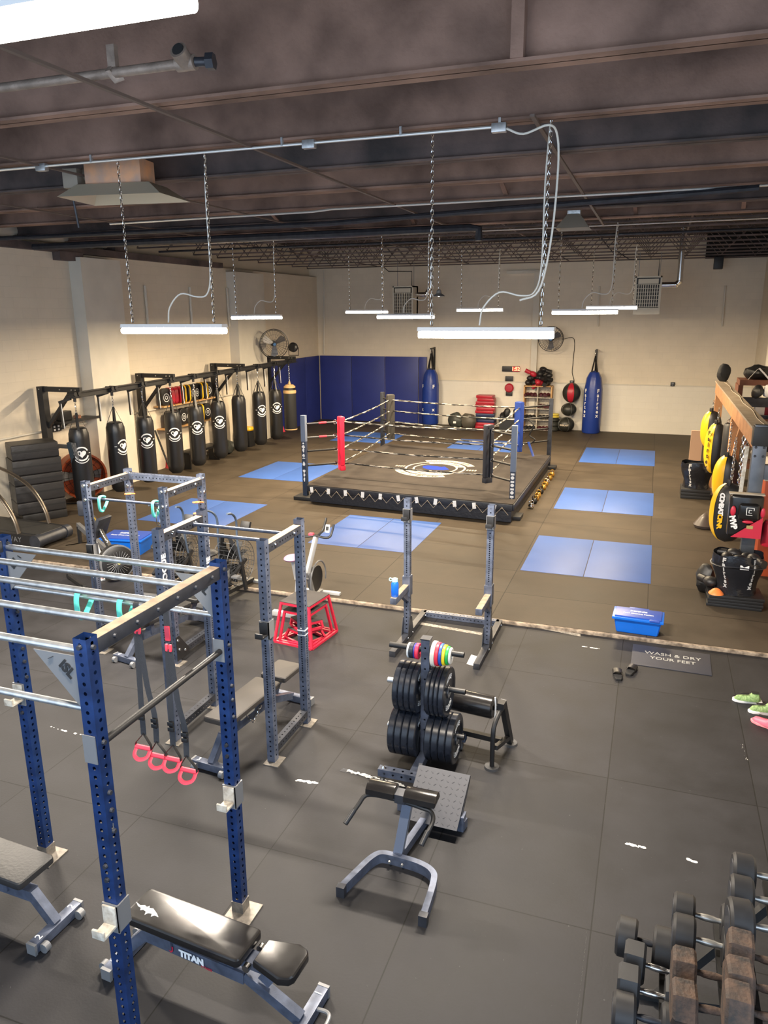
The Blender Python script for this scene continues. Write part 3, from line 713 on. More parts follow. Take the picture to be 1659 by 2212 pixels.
for th, r, c, nme in ((.032, .072, (.75, .03, .08), 'small red'), (.012, .07, (.04, .05, .3), 'thin blue'), (.04, .07, (.02, .025, .035), 'small black'), (.016, .068, (.7, .74, .76), 'small pale')):
    plate(TX-x-th/2, 1.13-.026, r, th, mat('plate_'+nme.replace(' ', '_'), c, .35), f'{nme} change plate on the top left peg', 'small change plates on the top left peg'); x += th+.002

# ================================================================== roller bench behind the plate tree
T = thing('roller_bench', 'black padded roller bench on round rubber feet, behind the bumper plates', 'exercise bench', (-1.42, 6.22, 0), -6)
build('roller', MB().lathe([(0, -.3), (.09, -.3), (.105, -.285), (.105, .285), (.09, .3), (0, .3)], TR(-.02, 0, .48) @ RY(90), n=36), M_VINYL, T)
build('cord', MB().tube([(.29, -.02, .6), (.3, -.03, .5), (.3, -.04, .38), (.31, -.03, .45)], .008, n=6, smooth=3), M_WTEXT, T)
for s in (-1, 1):
    x = s*.36
    fr = MB(); fr.bar((x, -.04, .58), (x, -.04, .52), .06, .09); fr.bar((x, -.02, .57), (x+s*.02, .22, .03), .05, .06); fr.tube([(x, -.05, .52), (x-s*.02, -.18, .42), (x-s*.02, -.22, .3), (x-s*.02, -.22, .02)], .022, n=10, smooth=5)
    fr.bar((x, -.2, .2), (x+s*.02, .2, .1), .04, .04); fr.bar((x-s*.08, 0, .48), (x, -.02, .52), .04, .04)
    l = build('leg', fr, M_BLACK, T)
    build('foot', MB().cyl((x-s*.02, -.22, 0), (x-s*.02, -.22, .022), .07, .065, n=24).cyl((x+s*.02, .23, 0), (x+s*.02, .23, .022), .07, .065, n=24), M_GREY if False else mat('worn_rubber', (.05, .05, .052), .7), l)
build('crossbar', MB().bar((-.36, 0, .16), (.36, 0, .16), .05, .05), M_BLACK, T)

# ================================================================== back extension bench
T = thing('back_extension_bench', 'grey steel back extension bench with a checker foot plate, in front of the plate tree', 'exercise bench', (0, 0, 0))
f = MB(); f.tube([(-1.80, 4.10, .035), (-1.72, 4.38, .035), (-1.62, 4.48, .035), (-1.52, 4.5, .035), (-1.44, 4.48, .035), (-1.33, 4.4, .035), (-1.25, 4.3, .035), (-1.185, 4.04, .035)], .045, n=4, smooth=6)
build('front_foot', MB().warp(lambda c: c), M_RACK, T) if False else None
def ushape(pts, w, h):
    b = MB(); P = spline([V(p) for p in pts], 6); rows = []
    for i, p in enumerate(P):
        t = (P[min(i+1, len(P)-1)]-P[max(i-1, 0)]).normalized(); n = V((-t.y, t.x, 0))
        rows.append([b.b.verts.new(p+n*a*w/2+V((0, 0, c*h/2))) for a, c in ((-1, -1), (1, -1), (1, 1), (-1, 1))])
    for a, c in zip(rows, rows[1:]):
        for k in range(4): b.b.faces.new((a[k], a[(k+1) % 4], c[(k+1) % 4], c[k]))
    b.b.faces.new(rows[0][::-1]); b.b.faces.new(rows[-1]); return b
foot_ = build('front_foot', ushape([(-1.80, 4.10, .04), (-1.745, 4.3, .04), (-1.70, 4.44, .04), (-1.64, 4.51, .04), (-1.5, 4.515, .04), (-1.34, 4.5, .04), (-1.235, 4.45, .04), (-1.195, 4.35, .04), (-1.175, 4.03, .04)], .045, .08), M_RACK, T)
bm_ = MB()
for x in (-1.57, -1.47): bolt(bm_, (x, 4.472, .045), (0, -1, 0), .011, .012)
build('bolt', bm_, M_BOLT, foot_)
e = MB(); e.box((-1.80, 4.09, .04), (.06, .05, .086)); e.box((-1.175, 4.03, .04), (.06, .05, .086)); build('end_cap', e, M_STEEL, foot_)
build('main_beam', MB().bar((-1.52, 4.52, .05), (-1.42, 5.16, .08), .05, .07), M_RACK, T)
build('upright', MB().bar((-1.53, 4.56, .06), (-1.47, 4.62, .5), .06, .07, up=(1, 0, 0)), M_GREY if False else mat('blue_grey_paint', (.17, .2, .27), .4, .3), T)
build('adjuster_tube', MB().bar((-1.49, 4.56, .57), (-1.43, 5.0, .28), .05, .06).bb((-1.53, 4.47, .56), (-1.45, 4.56, .63)).bar((-1.43, 5.0, .28), (-1.42, 5.16, .1), .05, .06), M_STEEL, T)
b = MB(); b.tube([(-1.83, 4.33, .46), (-1.79, 4.42, .52), (-1.76, 4.48, .56), (-1.68, 4.5, .57), (-1.5, 4.49, .575), (-1.33, 4.47, .57), (-1.25, 4.46, .56), (-1.22, 4.4, .53), (-1.25, 4.3, .46)], .016, n=10, smooth=4)
hb = build('handlebar', b, M_BLACK, T)
build('grip', MB().cyl((-1.845, 4.29, .435), (-1.81, 4.38, .495), .02, n=12).cyl((-1.262, 4.26, .43), (-1.238, 4.34, .49), .02, n=12), M_RUBBER, hb)
for x0, x1, n_ in ((-1.75, -1.53, 0), (-1.46, -1.22, 1)):
    p = MB(); prof = [(-.075, -.02), (-.07, .02), (-.03, .045), (.02, .05), (.06, .03), (.08, -.02)]
    A = MX(((0, 0, 1, 0), (1, 0, 0, 4.52), (0, 1, 0, .62), (0, 0, 0, 1)))
    p.prism(prof, x0, x1, A, bev=.012); build('hip_pad', p, M_VINYL, T)
# checker plate
cp = MB(); A = TM((-1.385, 5.12, .2), (1, -.02, 0), (0, .84, .5))
cp.box((0, 0, 0), (.44, .46, .006), A); cp.box((0, .235, -.012), (.44, .01, .03), A)
k = 0
for i in range(9):
    for j in range(9):
        q = A @ TR(-.19+i*.048, -.2+j*.05, .004) @ RZ(45 if (i+j) % 2 else -45); cp.box((0, 0, 0), (.022, .006, .003), q)
build('foot_plate', cp, mat('checker_plate', (.06, .063, .075), .5, .3), T)
build('rear_foot', MB().bar((-1.72, 5.16, .045), (-1.13, 5.07, .045), .06, .08).bar((-1.165, 5.07, .0), (-1.165, 5.07, .13), .05, .09).bar((-1.7, 5.16, 0), (-1.7, 5.16, .13), .05, .09), M_RACK, T)
for x, y in ((-1.175, 5.0), (-1.6, 5.06)):
    build('support', MB().bar((x, y+.03, .1), (x, y+.32, .3), .03, .03), M_STEEL, T)

# ================================================================== tub, slippers, wash mat, shoes
tubm = mat('blue_plastic', (.005, .13, .62), .35); tubl = mat('blue_lid', (.03, .08, .4), .4)
T = thing('foot_wash_tub', 'bright blue plastic tub with lid standing on the step edge', 'tub', (.055, 9.49, FZ), -2)
build('body', MB().lathe([(0, 0), (.72, 0), (.74, .02), (.8, .95), (.86, 1)], MX.Diagonal((.3, .18, .2, 1)) @ RZ(45), n=4), tubm, T) if False else None
b = MB(); b._new([(-.25, -.13, 0), (.25, -.13, 0), (.25, .13, 0), (-.25, .13, 0), (-.285, -.16, .2), (.285, -.16, .2), (.285, .16, .2), (-.285, .16, .2)], [(3, 2, 1, 0), (0, 1, 5, 4), (1, 2, 6, 5), (2, 3, 7, 6), (3, 0, 4, 7), (4, 5, 6, 7)])
bmesh.ops.bevel(b.b, geom=[e for e in b.b.edges], offset=.012, segments=2, affect='EDGES')
build('body', b, tubm, T)
rim = build('rim', MB().bb((-.31, -.185, .19), (.31, .185, .225), .01), tubm, T)
lid = build('lid', MB().bb((-.28, -.155, .224), (.28, .155, .24), .006).bb((-.12, .15, .22), (.12, .19, .238), .004).bb((.14, -.195, .215), (.26, -.15, .236), .004), tubl, T)
tx = MB(); text(tx, 'DEFENSE', .052, TM((0, .045, .2405), (1, 0, 0), (0, 1, 0)), bold=.002); text(tx, 'Foot Cleaning Station', .042, TM((0, -.035, .2405), (1, 0, 0), (0, 1, 0)), bold=.001); build('lid_text', tx, M_WTEXT, lid)
T = thing('foot_mat', 'dark rubber foot mat with pale lettering below the step edge', 'mat', (.455, 8.83, 0), -1)
build('mat', MB().bb((-.44, -.29, 0), (.44, .29, .008), .003), mat('foot_mat_rubber', (.03, .032, .045), .55, bump=.2, bscale=150), T)
tx = MB(); text(tx, 'WASH & DRY', .105, TM((.02, .09, .0082), (1, 0, 0), (0, 1, 0))); text(tx, 'YOUR FEET', .1, TM((.02, -.04, .0082), (1, 0, 0), (0, 1, 0))); build('mat_text', tx, mat('grey_print', (.4, .4, .38), .6), T)
def sole(s=1, L=.27, w=.1):
    return [(s*x*w, y*L) for x, y in ((.28, -.5), (.42, -.4), (.4, -.1), (.52, .15), (.5, .35), (.3, .48), (0, .5), (-.3, .42), (-.46, .2), (-.36, -.1), (-.4, -.38), (-.25, -.5))]
for i, (x, y, rz, l) in enumerate(((-.12, 8.2, 8, 'left black slipper on the floor'), (.02, 8.36, -12, 'right black slipper on the floor, nearer the foot mat'))):
    T = thing('slipper', l, 'slipper', (x, y, 0), rz, group='black slippers by the foot mat')
    build('sole', MB().prism(sole(1 if i else -1), 0, .028, None, .008), M_BLACKM, T)
    build('strap', MB().grid(lambda u, v: (.055*cos(pi*u), -.02+.12*v-.02*sin(pi*u), .022+.05*sin(pi*u)*(1-.2*v)), 12, 6), M_BLACK, T)
def shoe(x, y, rz, l, c, solec, grp=None, z=0, s=1):
    T = thing('shoe', l, 'shoe', (x, y, z), rz, group=grp)
    build('sole', MB().prism(sole(s, .29, .1), 0, .03, None, .008), solec, T)
    up = MB()
    def fn(u, v):
        a = 2*pi*u; yy = -.13+.26*v; w = .036+.012*sin(pi*min(1, v*1.1)); h = (.07-.035*v) if v > .35 else .085
        cl = 1-(max(0, abs(v-.5)-.45)/.05)**2*.8
        return (w*cl*cos(a), yy, .03+h*max(0, sin(a))*cl)
    up.grid(fn, 16, 10, closeu=True); build('upper', up, c, T)
    build('laces', MB().box((0, .03, .1), (.03, .08, .006), bev=.002).box((0, -.07, .118), (.05, .07, .004)), M_BLACK, T)
green = mat('shoe_green', (.12, .22, .07), .6, col2=(.3, .42, .18), vscale=60)
shoe(1.2, 8.02, 95, 'white and green shoe lying near the right edge, further back', green, M_WTEXT, 'pair of white and green shoes')
shoe(1.33, 7.83, 98, 'white and green shoe lying near the right edge, nearer the camera', green, M_WTEXT, 'pair of white and green shoes', s=-1)
shoe(1.32, 7.55, 60, 'pink red shoe at the right edge beside the green shoes', mat('shoe_pink', (.8, .12, .18), .5), mat('shoe_pink_sole', (.85, .25, .28), .5))
pinkred = mat('shoe_pattern', (.7, .2, .2), .6, col2=(.85, .75, .65), vscale=40)
shoe(-8.15, 9.15, 40, 'red and cream patterned shoe on the floor left of the rower', pinkred, M_WTEXT, 'pair of red and cream shoes'); shoe(-7.95, 8.95, 70, 'red and cream patterned shoe lying nearer the camera, left of the rower', pinkred, M_WTEXT, 'pair of red and cream shoes')
# tape and worn paint marks on the floor
mk = mat('worn_paint', (.62, .62, .6), .7)
def blots(pa, pb, n, w, seed):
    rnd = random.Random(seed); A, B = onz(*pa), onz(*pb); b = MB()
    d = (B-A).normalized(); nn = V((-d.y, d.x, 0))
    for i in range(n):
        c = A.lerp(B, rnd.random())+nn*rnd.uniform(-w, w); r = rnd.uniform(.004, .013)*(1 if rnd.random() < .8 else 1.5)
        a0 = rnd.random()*6; m_ = 7
        b._new([(c.x+d.x*1.6*r*cos(a0+2*pi*k/m_)*rnd.uniform(.5, 1.1), c.y+r*sin(a0+2*pi*k/m_)*rnd.uniform(.5, 1.1), .001+.00006*i) for k in range(m_)], [tuple(range(m_))])
    return b
fl = D.objects['floor']
for i, (a, b, n, w) in enumerate((((750, 1665), (872, 1698), 110, .012), ((640, 1685), (686, 1692), 40, .01), ((1352, 1822), (1392, 1832), 40, .008), ((1484, 1856), (1504, 1863), 20, .006), ((1602, 1608), (1614, 1645), 16, .01), ((1255, 1396), (1295, 1402), 16, .004), ((1268, 2010), (1245, 2212), 60, .002), ((108, 1570), (190, 1592), 18, .006))):
    build('worn_paint', blots(a, b, n, w, i), mk, fl, smooth=0)
def quadz(pts, z, m, nme, par): b = MB(); b._new([tuple(onz(x, y, z)) for x, y in pts], [tuple(range(len(pts)))]); return build(nme, b, m, par, smooth=0)
quadz([(742, 1659), (757, 1663), (748, 1669), (733, 1665)], .0015, M_STEEL, 'tape', fl)
quadz([(1018, 1414), (1032, 1418), (1022, 1438), (1008, 1434)], .0015, mk, 'tape', fl)
quadz([(880, 1339), (1042, 1367), (1040, 1372), (878, 1344)], .0015, mat('worn_strip', (.42, .38, .32), .7, col2=(.12, .11, .1), vscale=30), 'worn_strip', fl)
quadz([(1094, 1338), (1254, 1370), (1254, 1375), (1090, 1342)], .0015, MATS['worn_strip'], 'worn_strip', fl)
# ================================================================== boxing ring
def wrap(mb, r, phi, z0):
    for v in mb.b.verts:
        a = phi+v.co.x/r; rr_ = r+.003+v.co.z; v.co = V((rr_*cos(a), rr_*sin(a), z0+v.co.y))
    return mb
T = thing('boxing_ring', 'low boxing ring with black canvas, four ropes a side and padded corners', 'boxing ring', (0, 0, 0))
PF = [V((-7.05, 14.62, 0)), V((-2.46, 14.45, 0)), V((-2.43, 19.62, 0)), V((-7.15, 19.95, 0))]
CF = [V((-6.85, 14.3, 0)), V((-2.36, 13.98, 0)), V((-2.36, 19.35, 0)), V((-7.0, 19.75, 0))]
canvas_m = mat('canvas', (.028, .023, .021), .85, spec=.2, col2=(.042, .035, .031), vscale=2.5, bump=.15, bscale=60, detail=8)
apron_m = mat('apron', (.012, .014, .022), .45, bump=.4, bscale=14)
b = MB(); ins = .06
b._new([(p.x, p.y, .06) for p in CF]+[(p.x, p.y, .40) for p in CF], [(3, 2, 1, 0), (0, 1, 5, 4), (1, 2, 6, 5), (2, 3, 7, 6), (3, 0, 4, 7), (4, 5, 6, 7)])
cc = sum(CF, V((0, 0, 0)))/4
for v in b.b.verts: v.co.x = cc.x+(v.co.x-cc.x)*.985; v.co.y = cc.y+(v.co.y-cc.y)*.985
plat = build('platform', b, apron_m, T)
b = MB()
for p, q in ((0, 1), (1, 2), (2, 3), (3, 0)):
    b.bar((CF[p].x, CF[p].y, .36), (CF[q].x, CF[q].y, .36), .05, .13, bev=.02)
build('apron', b, apron_m, plat)
b = MB(); b._new([(p.x, p.y, .42) for p in CF]+[(p.x, p.y, .438) for p in CF], [(3, 2, 1, 0), (0, 1, 5, 4), (1, 2, 6, 5), (2, 3, 7, 6), (3, 0, 4, 7), (4, 5, 6, 7)])
cv = build('canvas', b, canvas_m, T)
lg = MB(); LC = V((-4.72, 16.85, .4395)); cream_p = mat('cream_print', (.5, .44, .36), .8, spec=.1)
def annulus(mb, c, r0, r1, a0=0, a1=360, n=64, z=0):
    vs = []; k = max(6, int(n*(a1-a0)/360))
    for i in range(k+1):
        a = R(a0+(a1-a0)*i/k); vs += [(c[0]+r0*cos(a), c[1]+r0*sin(a), c[2]+z), (c[0]+r1*cos(a), c[1]+r1*sin(a), c[2]+z)]
    mb._new(vs, [(2*i, 2*i+1, 2*i+3, 2*i+2) for i in range(k)]); return mb
annulus(lg, LC, .58, .63); annulus(lg, LC, .8, .86); annulus(lg, LC, .63, .8, 25, 120); annulus(lg, LC, .63, .8, 205, 330)
annulus(lg, LC, .93, 1.14, 28, 122); annulus(lg, LC, .93, 1.14, 206, 300)
logo = build('logo', lg, cream_p, cv, smooth=0)
bl = MB(); pts = [(-.42, .18), (-.3, .3), (-.05, .27), (.12, .2), (.2, .28), (.3, .12), (.42, -.05), (.3, -.18), (.05, -.22), (-.15, -.2), (-.35, -.05)]
bl._new([(LC.x+x, LC.y+y, LC.z+.0005) for x, y in pts], [tuple(range(len(pts)))]); build('state_shape', bl, mat('blue_print', (.02, .045, .42), .8, spec=.05), logo, smooth=0)
tx = MB()
def arctext(s, r, amid, size, flip=False, step=None):
    n = len(s); st_ = step or size*.72/r
    for i, ch in enumerate(s):
        if ch == ' ': continue
        a = R(amid)+((n-1)/2-i)*st_*(1 if not flip else -1)
        p = (LC.x+r*cos(a), LC.y+r*sin(a), LC.z+.001); up = V((cos(a), sin(a), 0))*(1 if not flip else -1)
        text(tx, ch, size, TM(p, V((up.y, -up.x, 0)), up), bold=.004, ext=.0005)
arctext('NEW YORK', 1.03, 273, .15, True, step=.08)
def arcticks(r, a0, a1, n, h, seed):   # lettering too worn and small to read in the photograph
    rn = random.Random(seed)
    for i in range(n):
        if rn.random() < .14: continue
        a = R(a0+(a1-a0)*(i+.5)/n); A = TR(LC.x+r*cos(a), LC.y+r*sin(a), LC.z+.0012) @ MX.Rotation(a, 4, 'Z')
        tx.box((0, -.02, 0), (h, .014, .001), A)
        if rn.random() < .7: tx.box((rn.choice((-h/2+.01, 0, h/2-.01)), .005, 0), (.016, .05, .001), A)
        if rn.random() < .4: tx.box((0, .03, 0), (h, .014, .001), A)
arcticks(1.03, 34, 116, 20, .1, 1); arcticks(1.03, 211, 250, 9, .1, 2); arcticks(.715, 35, 112, 15, .09, 3); arcticks(.715, 215, 322, 20, .09, 4)
build('logo_letters', tx, canvas_m, logo)
tx = MB(); [tx.box((LC.x+s*1.04+(k-1.5)*.075, LC.y+.01, LC.z), (.05, .14, .001)) for s in (-1, 1) for k in range(4)]; build('logo_date', tx, cream_p, logo)
for o_ in (logo, *logo.children):
    for v in o_.data.vertices: v.co.x = LC.x+(v.co.x-LC.x)*.84; v.co.y = LC.y+(v.co.y-LC.y)*.9
# apron lacing
p0, p1 = CF[0], CF[1]; n_ = 34; lace = MB(); pts = []
for i in range(n_+1):
    q = p0.lerp(p1, (i+.6)/(n_+1.2)); pts.append((q.x, q.y-.045, .36 if i % 2 else .22))
lace.tube(pts, .006, n=5); build('lacing', lace, mat('string', (.45, .38, .28), .7), plat)
rnd = random.Random(3)
for i in range(11):
    q = p0.lerp(p1, (i+.3)/11.2); tp = MB(); tp.box((0, 0, 0), (.07, .004, .12), TR(q.x, q.y-.046, .345) @ RY(rnd.uniform(-12, 12))); build('tape_tab', tp, M_WTEXT, plat)
post_text = ['TITLE', None, None, None]
for i, p in enumerate(PF):
    w = .1
    po = build('post', MB().bb((p.x-w/2, p.y-w/2, .05), (p.x+w/2, p.y+w/2, 1.88 if i == 0 else 1.86), .004), M_STEEL if i in (2, 3) else mat('ring_post_steel', (.03, .045, .08), .4, .2), T)
    build('base_plate', MB().box((p.x, p.y-.02, .08), (.42, .36, .08), bev=.01), M_BLACK, po)
    if i < 2: build('grey_sleeve', MB().bb((p.x-w/2-.003, p.y-w/2-.004, 1.32 if i == 0 else .98), (p.x+w/2+.003, p.y+w/2, 1.885), .003), mat('grey_sleeve', (.15, .19, .27), .5), po)
tx = MB()
for y, w_, h_ in ((958, .02, .02), (965, .035, .035), (973, .022, .05), (984, .028, .035), (990, .035, .012), (1002, .028, .05), (1018, .03, .035), (1026, .022, .04), (1036, .018, .05)):
    b0 = [(w_*cos(k)*(1+.3*sin(3*k+y)), h_*sin(k)) for k in [2*pi*i/10 for i in range(10)]]; q_ = ony(661, y, PF[0].y-.05)
    tx.prism(b0, 0, .003, TM((PF[0].x, PF[0].y-.051, q_.z), (1, 0, 0), (0, 0, 1)))
build('post_lettering', tx, M_WTEXT, T)
tx = MB()
for i in range(4):
    annulus(tx, (0, 0, 0), 0.001, .035, z=0) if False else tx.cyl((PF[1].x, PF[1].y-.05, .86-.15*i), (PF[1].x, PF[1].y-.056, .86-.15*i), .035, n=16)
    tx.box((PF[1].x, PF[1].y-.052, .93-.15*i), (.07, .006, .04))
build('post_lettering', tx, M_WTEXT, T)
# ropes, corner pads
PADS = [V((-6.42, 15.2, 0)), V((-3.07, 14.92, 0)), V((-3.1, 18.8, 0)), V((-6.78, 19.55, 0))]
HZ = [1.70, 1.40, 1.10, .78]
rope_m = mat('taped_rope', (.012, .012, .012), .5)
def ropemat():
    m = D.materials.new('taped_rope2'); m.use_nodes = True; nt = m.node_tree; b = nt.nodes['Principled BSDF']; b.inputs['Roughness'].default_value = .5
    g = nd(nt, 'ShaderNodeNewGeometry'); mp = nd(nt, 'ShaderNodeMapping'); mp.inputs['Scale'].default_value = (3.5, 3.5, 30)
    n = nd(nt, 'ShaderNodeTexNoise'); n.inputs['Scale'].default_value = 1.6; n.inputs['Detail'].default_value = 5
    rp = nd(nt, 'ShaderNodeValToRGB'); rp.color_ramp.interpolation = 'CONSTANT'; rp.color_ramp.elements[0].color = (.012, .012, .012, 1); rp.color_ramp.elements[1].position = .53; rp.color_ramp.elements[1].color = (.6, .55, .48, 1)
    nt.links.new(g.outputs['Position'], mp.inputs[0]); nt.links.new(mp.outputs[0], n.inputs['Vector']); nt.links.new(n.outputs['Fac'], rp.inputs['Fac']); nt.links.new(rp.outputs['Color'], b.inputs['Base Color']); return m
rope2 = ropemat()
for k in range(4):
    a, b_ = PADS[k], PADS[(k+1) % 4]
    for h in HZ:
        pts = [(a.x+(b_.x-a.x)*t, a.y+(b_.y-a.y)*t, h-.03*sin(pi*t)) for t in (0, .25, .5, .75, 1)]
        build('rope', MB().tube(pts, .017, n=8, smooth=3), rope2, T)
    p, q = PF[k], PADS[k]; d = (q-p).normalized()
    for j, h in enumerate(HZ):
        h2 = h if k != 1 else h+.0
        tb = MB(); tb.cyl((p.x+d.x*.07, p.y+d.y*.07, h2), (q.x-d.x*.12, q.y-d.y*.12, h), .022 if k != 0 or j > 1 else .013, n=10)
        tt = build('turnbuckle', tb, M_BLACK if k != 0 or j > 1 else M_GREY, T)
        c = V((q.x-d.x*.14, q.y-d.y*.14, h)); rg = MB(); rg.tube([c+d*.045*cos(x)+V((0, 0, .045*sin(x))) for x in [2*pi*i/10 for i in range(10)]], .007, n=6, closed=True)
        build('ring', rg, M_CHROME, tt)
        if k == 0 and j < 2:
            m0, m1 = p.lerp(q, .4), p.lerp(q, .6); build('red_tape', MB().cyl((m0.x, m0.y, h), (m1.x, m1.y, h), .022, n=10), redf, tt)
pm = [mat('red_pad', (.75, .02, .06), .4, bump=.1), mat('black_pad', (.02, .024, .035), .4, bump=.1), mat('blue_corner_pad', (.02, .06, .33), .4), mat('grey_pad', (.045, .042, .038), .5)]
for k, m in enumerate(pm):
    q = PADS[k]; d = (q-PF[k]).normalized(); ang = atan2(d.y, d.x); z0, z1 = (.62, 1.8) if k < 2 else (.6, 1.84)
    A = TR(q.x, q.y, 0) @ MX.Rotation(ang, 4, 'Z'); pb = MB()
    for s in (-1, 1): pb.box((-.01, s*.06, (z0+z1)/2+.05), (.1, .085, z1-z0-.12), A, bev=.015)
    pb.box((0, 0, z1-.04), (.12, .19, .1), A, bev=.02); pb.box((0, 0, z0+.05), (.12, .19, .12), A, bev=.02)
    if k >= 2: pb.box((.03, 0, (z0+z1)/2), (.09, .22, z1-z0), A, bev=.02)
    build('corner_pad', pb, m, T)
build('tie', MB().tube([(-2.85, 18.8, .85), (-2.75, 18.8, .6), (-2.7, 18.75, .5)], .02, n=6, flat=(.03, .006)), pm[2], T)
build('tangled_strap', MB().tube([(-2.9, 18.95, 1.4), (-2.75, 18.9, 1.25), (-2.85, 18.95, 1.0), (-2.7, 18.9, .9), (-2.85, 19, .75)], .018, n=6, smooth=4), M_BLACK, T)
# weights stowed along the right side of the ring
goldm = mat('gold_metal', (.85, .5, .1), .25, .9)
def kbell(x, y, m, lab, s=1.0):
    T2 = thing('kettlebell', lab, 'kettlebell', (x, y, FZ), rz=random.uniform(0, 90), group='small metal weights along the right side of the ring')
    build('body', MB().lathe([(0, 0), (.05*s, 0), (.075*s, .04*s), (.08*s, .08*s), (.06*s, .13*s), (.03*s, .15*s), (0, .155*s)], n=18), m, T2)
    build('handle', MB().tube([(-.05*s, 0, .13*s), (-.06*s, 0, .19*s), (0, 0, .22*s), (.06*s, 0, .19*s), (.05*s, 0, .13*s)], .012*s, n=8, smooth=4), m, T2)
kd = [(1113, 1088, M_CHROME), (1128, 1078, M_BLACK), (1138, 1072, goldm), (1143, 1066, goldm), (1150, 1058, M_BLACK), (1157, 1049, goldm), (1160, 1042, goldm), (1166, 1037, M_CHROME), (1171, 1029, goldm), (1177, 1022, goldm)]
for i, (px, py, m) in enumerate(kd):
    q = onz(px, py, .12); nmn = {'chrome': 'silver', 'gold_metal': 'gold', 'black_paint': 'black'}[m.name]
    kbell(max(q.x+.05, -2.2), q.y, m, f'small {nmn} weight beside the right edge of the ring, {["nearest", "second", "third", "fourth", "fifth", "sixth", "seventh", "eighth", "ninth", "furthest"][i]} of the row', .8)

# ================================================================== heavy bag rail along the left wall
T = thing('bag_rail', 'long black steel rail on wall posts that carries the row of heavy bags', 'bag rail', (0, 0, 0))
BXR = -10.95
def zr(Y): return 2.49+.1*(Y-12.2)/10
YS = [12.35, 15.55, 18.9, 22.15]
rb = MB()
for dz, w in ((0, .12), (-.1, .12)): rb.bar((BXR, 12.2, zr(12.2)+dz), (BXR, 22.3, zr(22.3)+dz), w, .012, up=(1, 0, 0)) if False else rb.bar((BXR, 12.2, zr(12.2)+dz), (BXR, 22.3, zr(22.3)+dz), .012, w, up=(1, 0, 0))
rb.bar((BXR, 12.2, zr(12.2)-.05), (BXR, 22.3, zr(22.3)-.05), .1, .01, up=(1, 0, 0))
build('rail', rb, M_BLACK, T)
for Y in YS:
    z = zr(Y)+.09
    po = build('post', MB().bb((-11.97, Y-.075, FZ), (-11.82, Y+.075, z)), M_BLACK, T)
    build('arm', MB().bb((-11.9, Y-.04, z-.1), (-10.9, Y+.04, z)), M_BLACK, T)
    build('brace', MB().bar((-11.85, Y, z-.85), (-11.15, Y, z-.08), .05, .07), M_BLACK, T)
    bm_ = MB()
    for x in (-11.1, -11.0, -11.4): bolt(bm_, (x, Y-.04, z-.05), (0, -1, 0), .014, .012)
    bolt(bm_, (-11.9, Y-.075, z-.05), (0, -1, 0), .014, .012); build('bolt', bm_, M_BOLT, po)
trl = MB()
bagm = mat('bag_vinyl', (.014, .014, .015), .33, bump=.06, bscale=18)
bagd = [(163, 922, 1090, 171, 'nearest the camera at the left end'), (243, 910, 1079, 250, 'second along the rail'), (307, 898, 1057, 315, 'third along the rail'), (368, 887, 1031, 378, 'fourth along the rail'), (418, 875, 1017, 426, 'fifth along the rail'),
        (467, 865, 1004, 475, 'sixth along the rail'), (512, 853, 987, 518, 'seventh along the rail, without a logo'), (556, 845, 971, 563, 'eighth along the rail'), (592, 841, 959, 596, 'ninth along the rail'), (624, 846, 929, 624, 'tenth')]
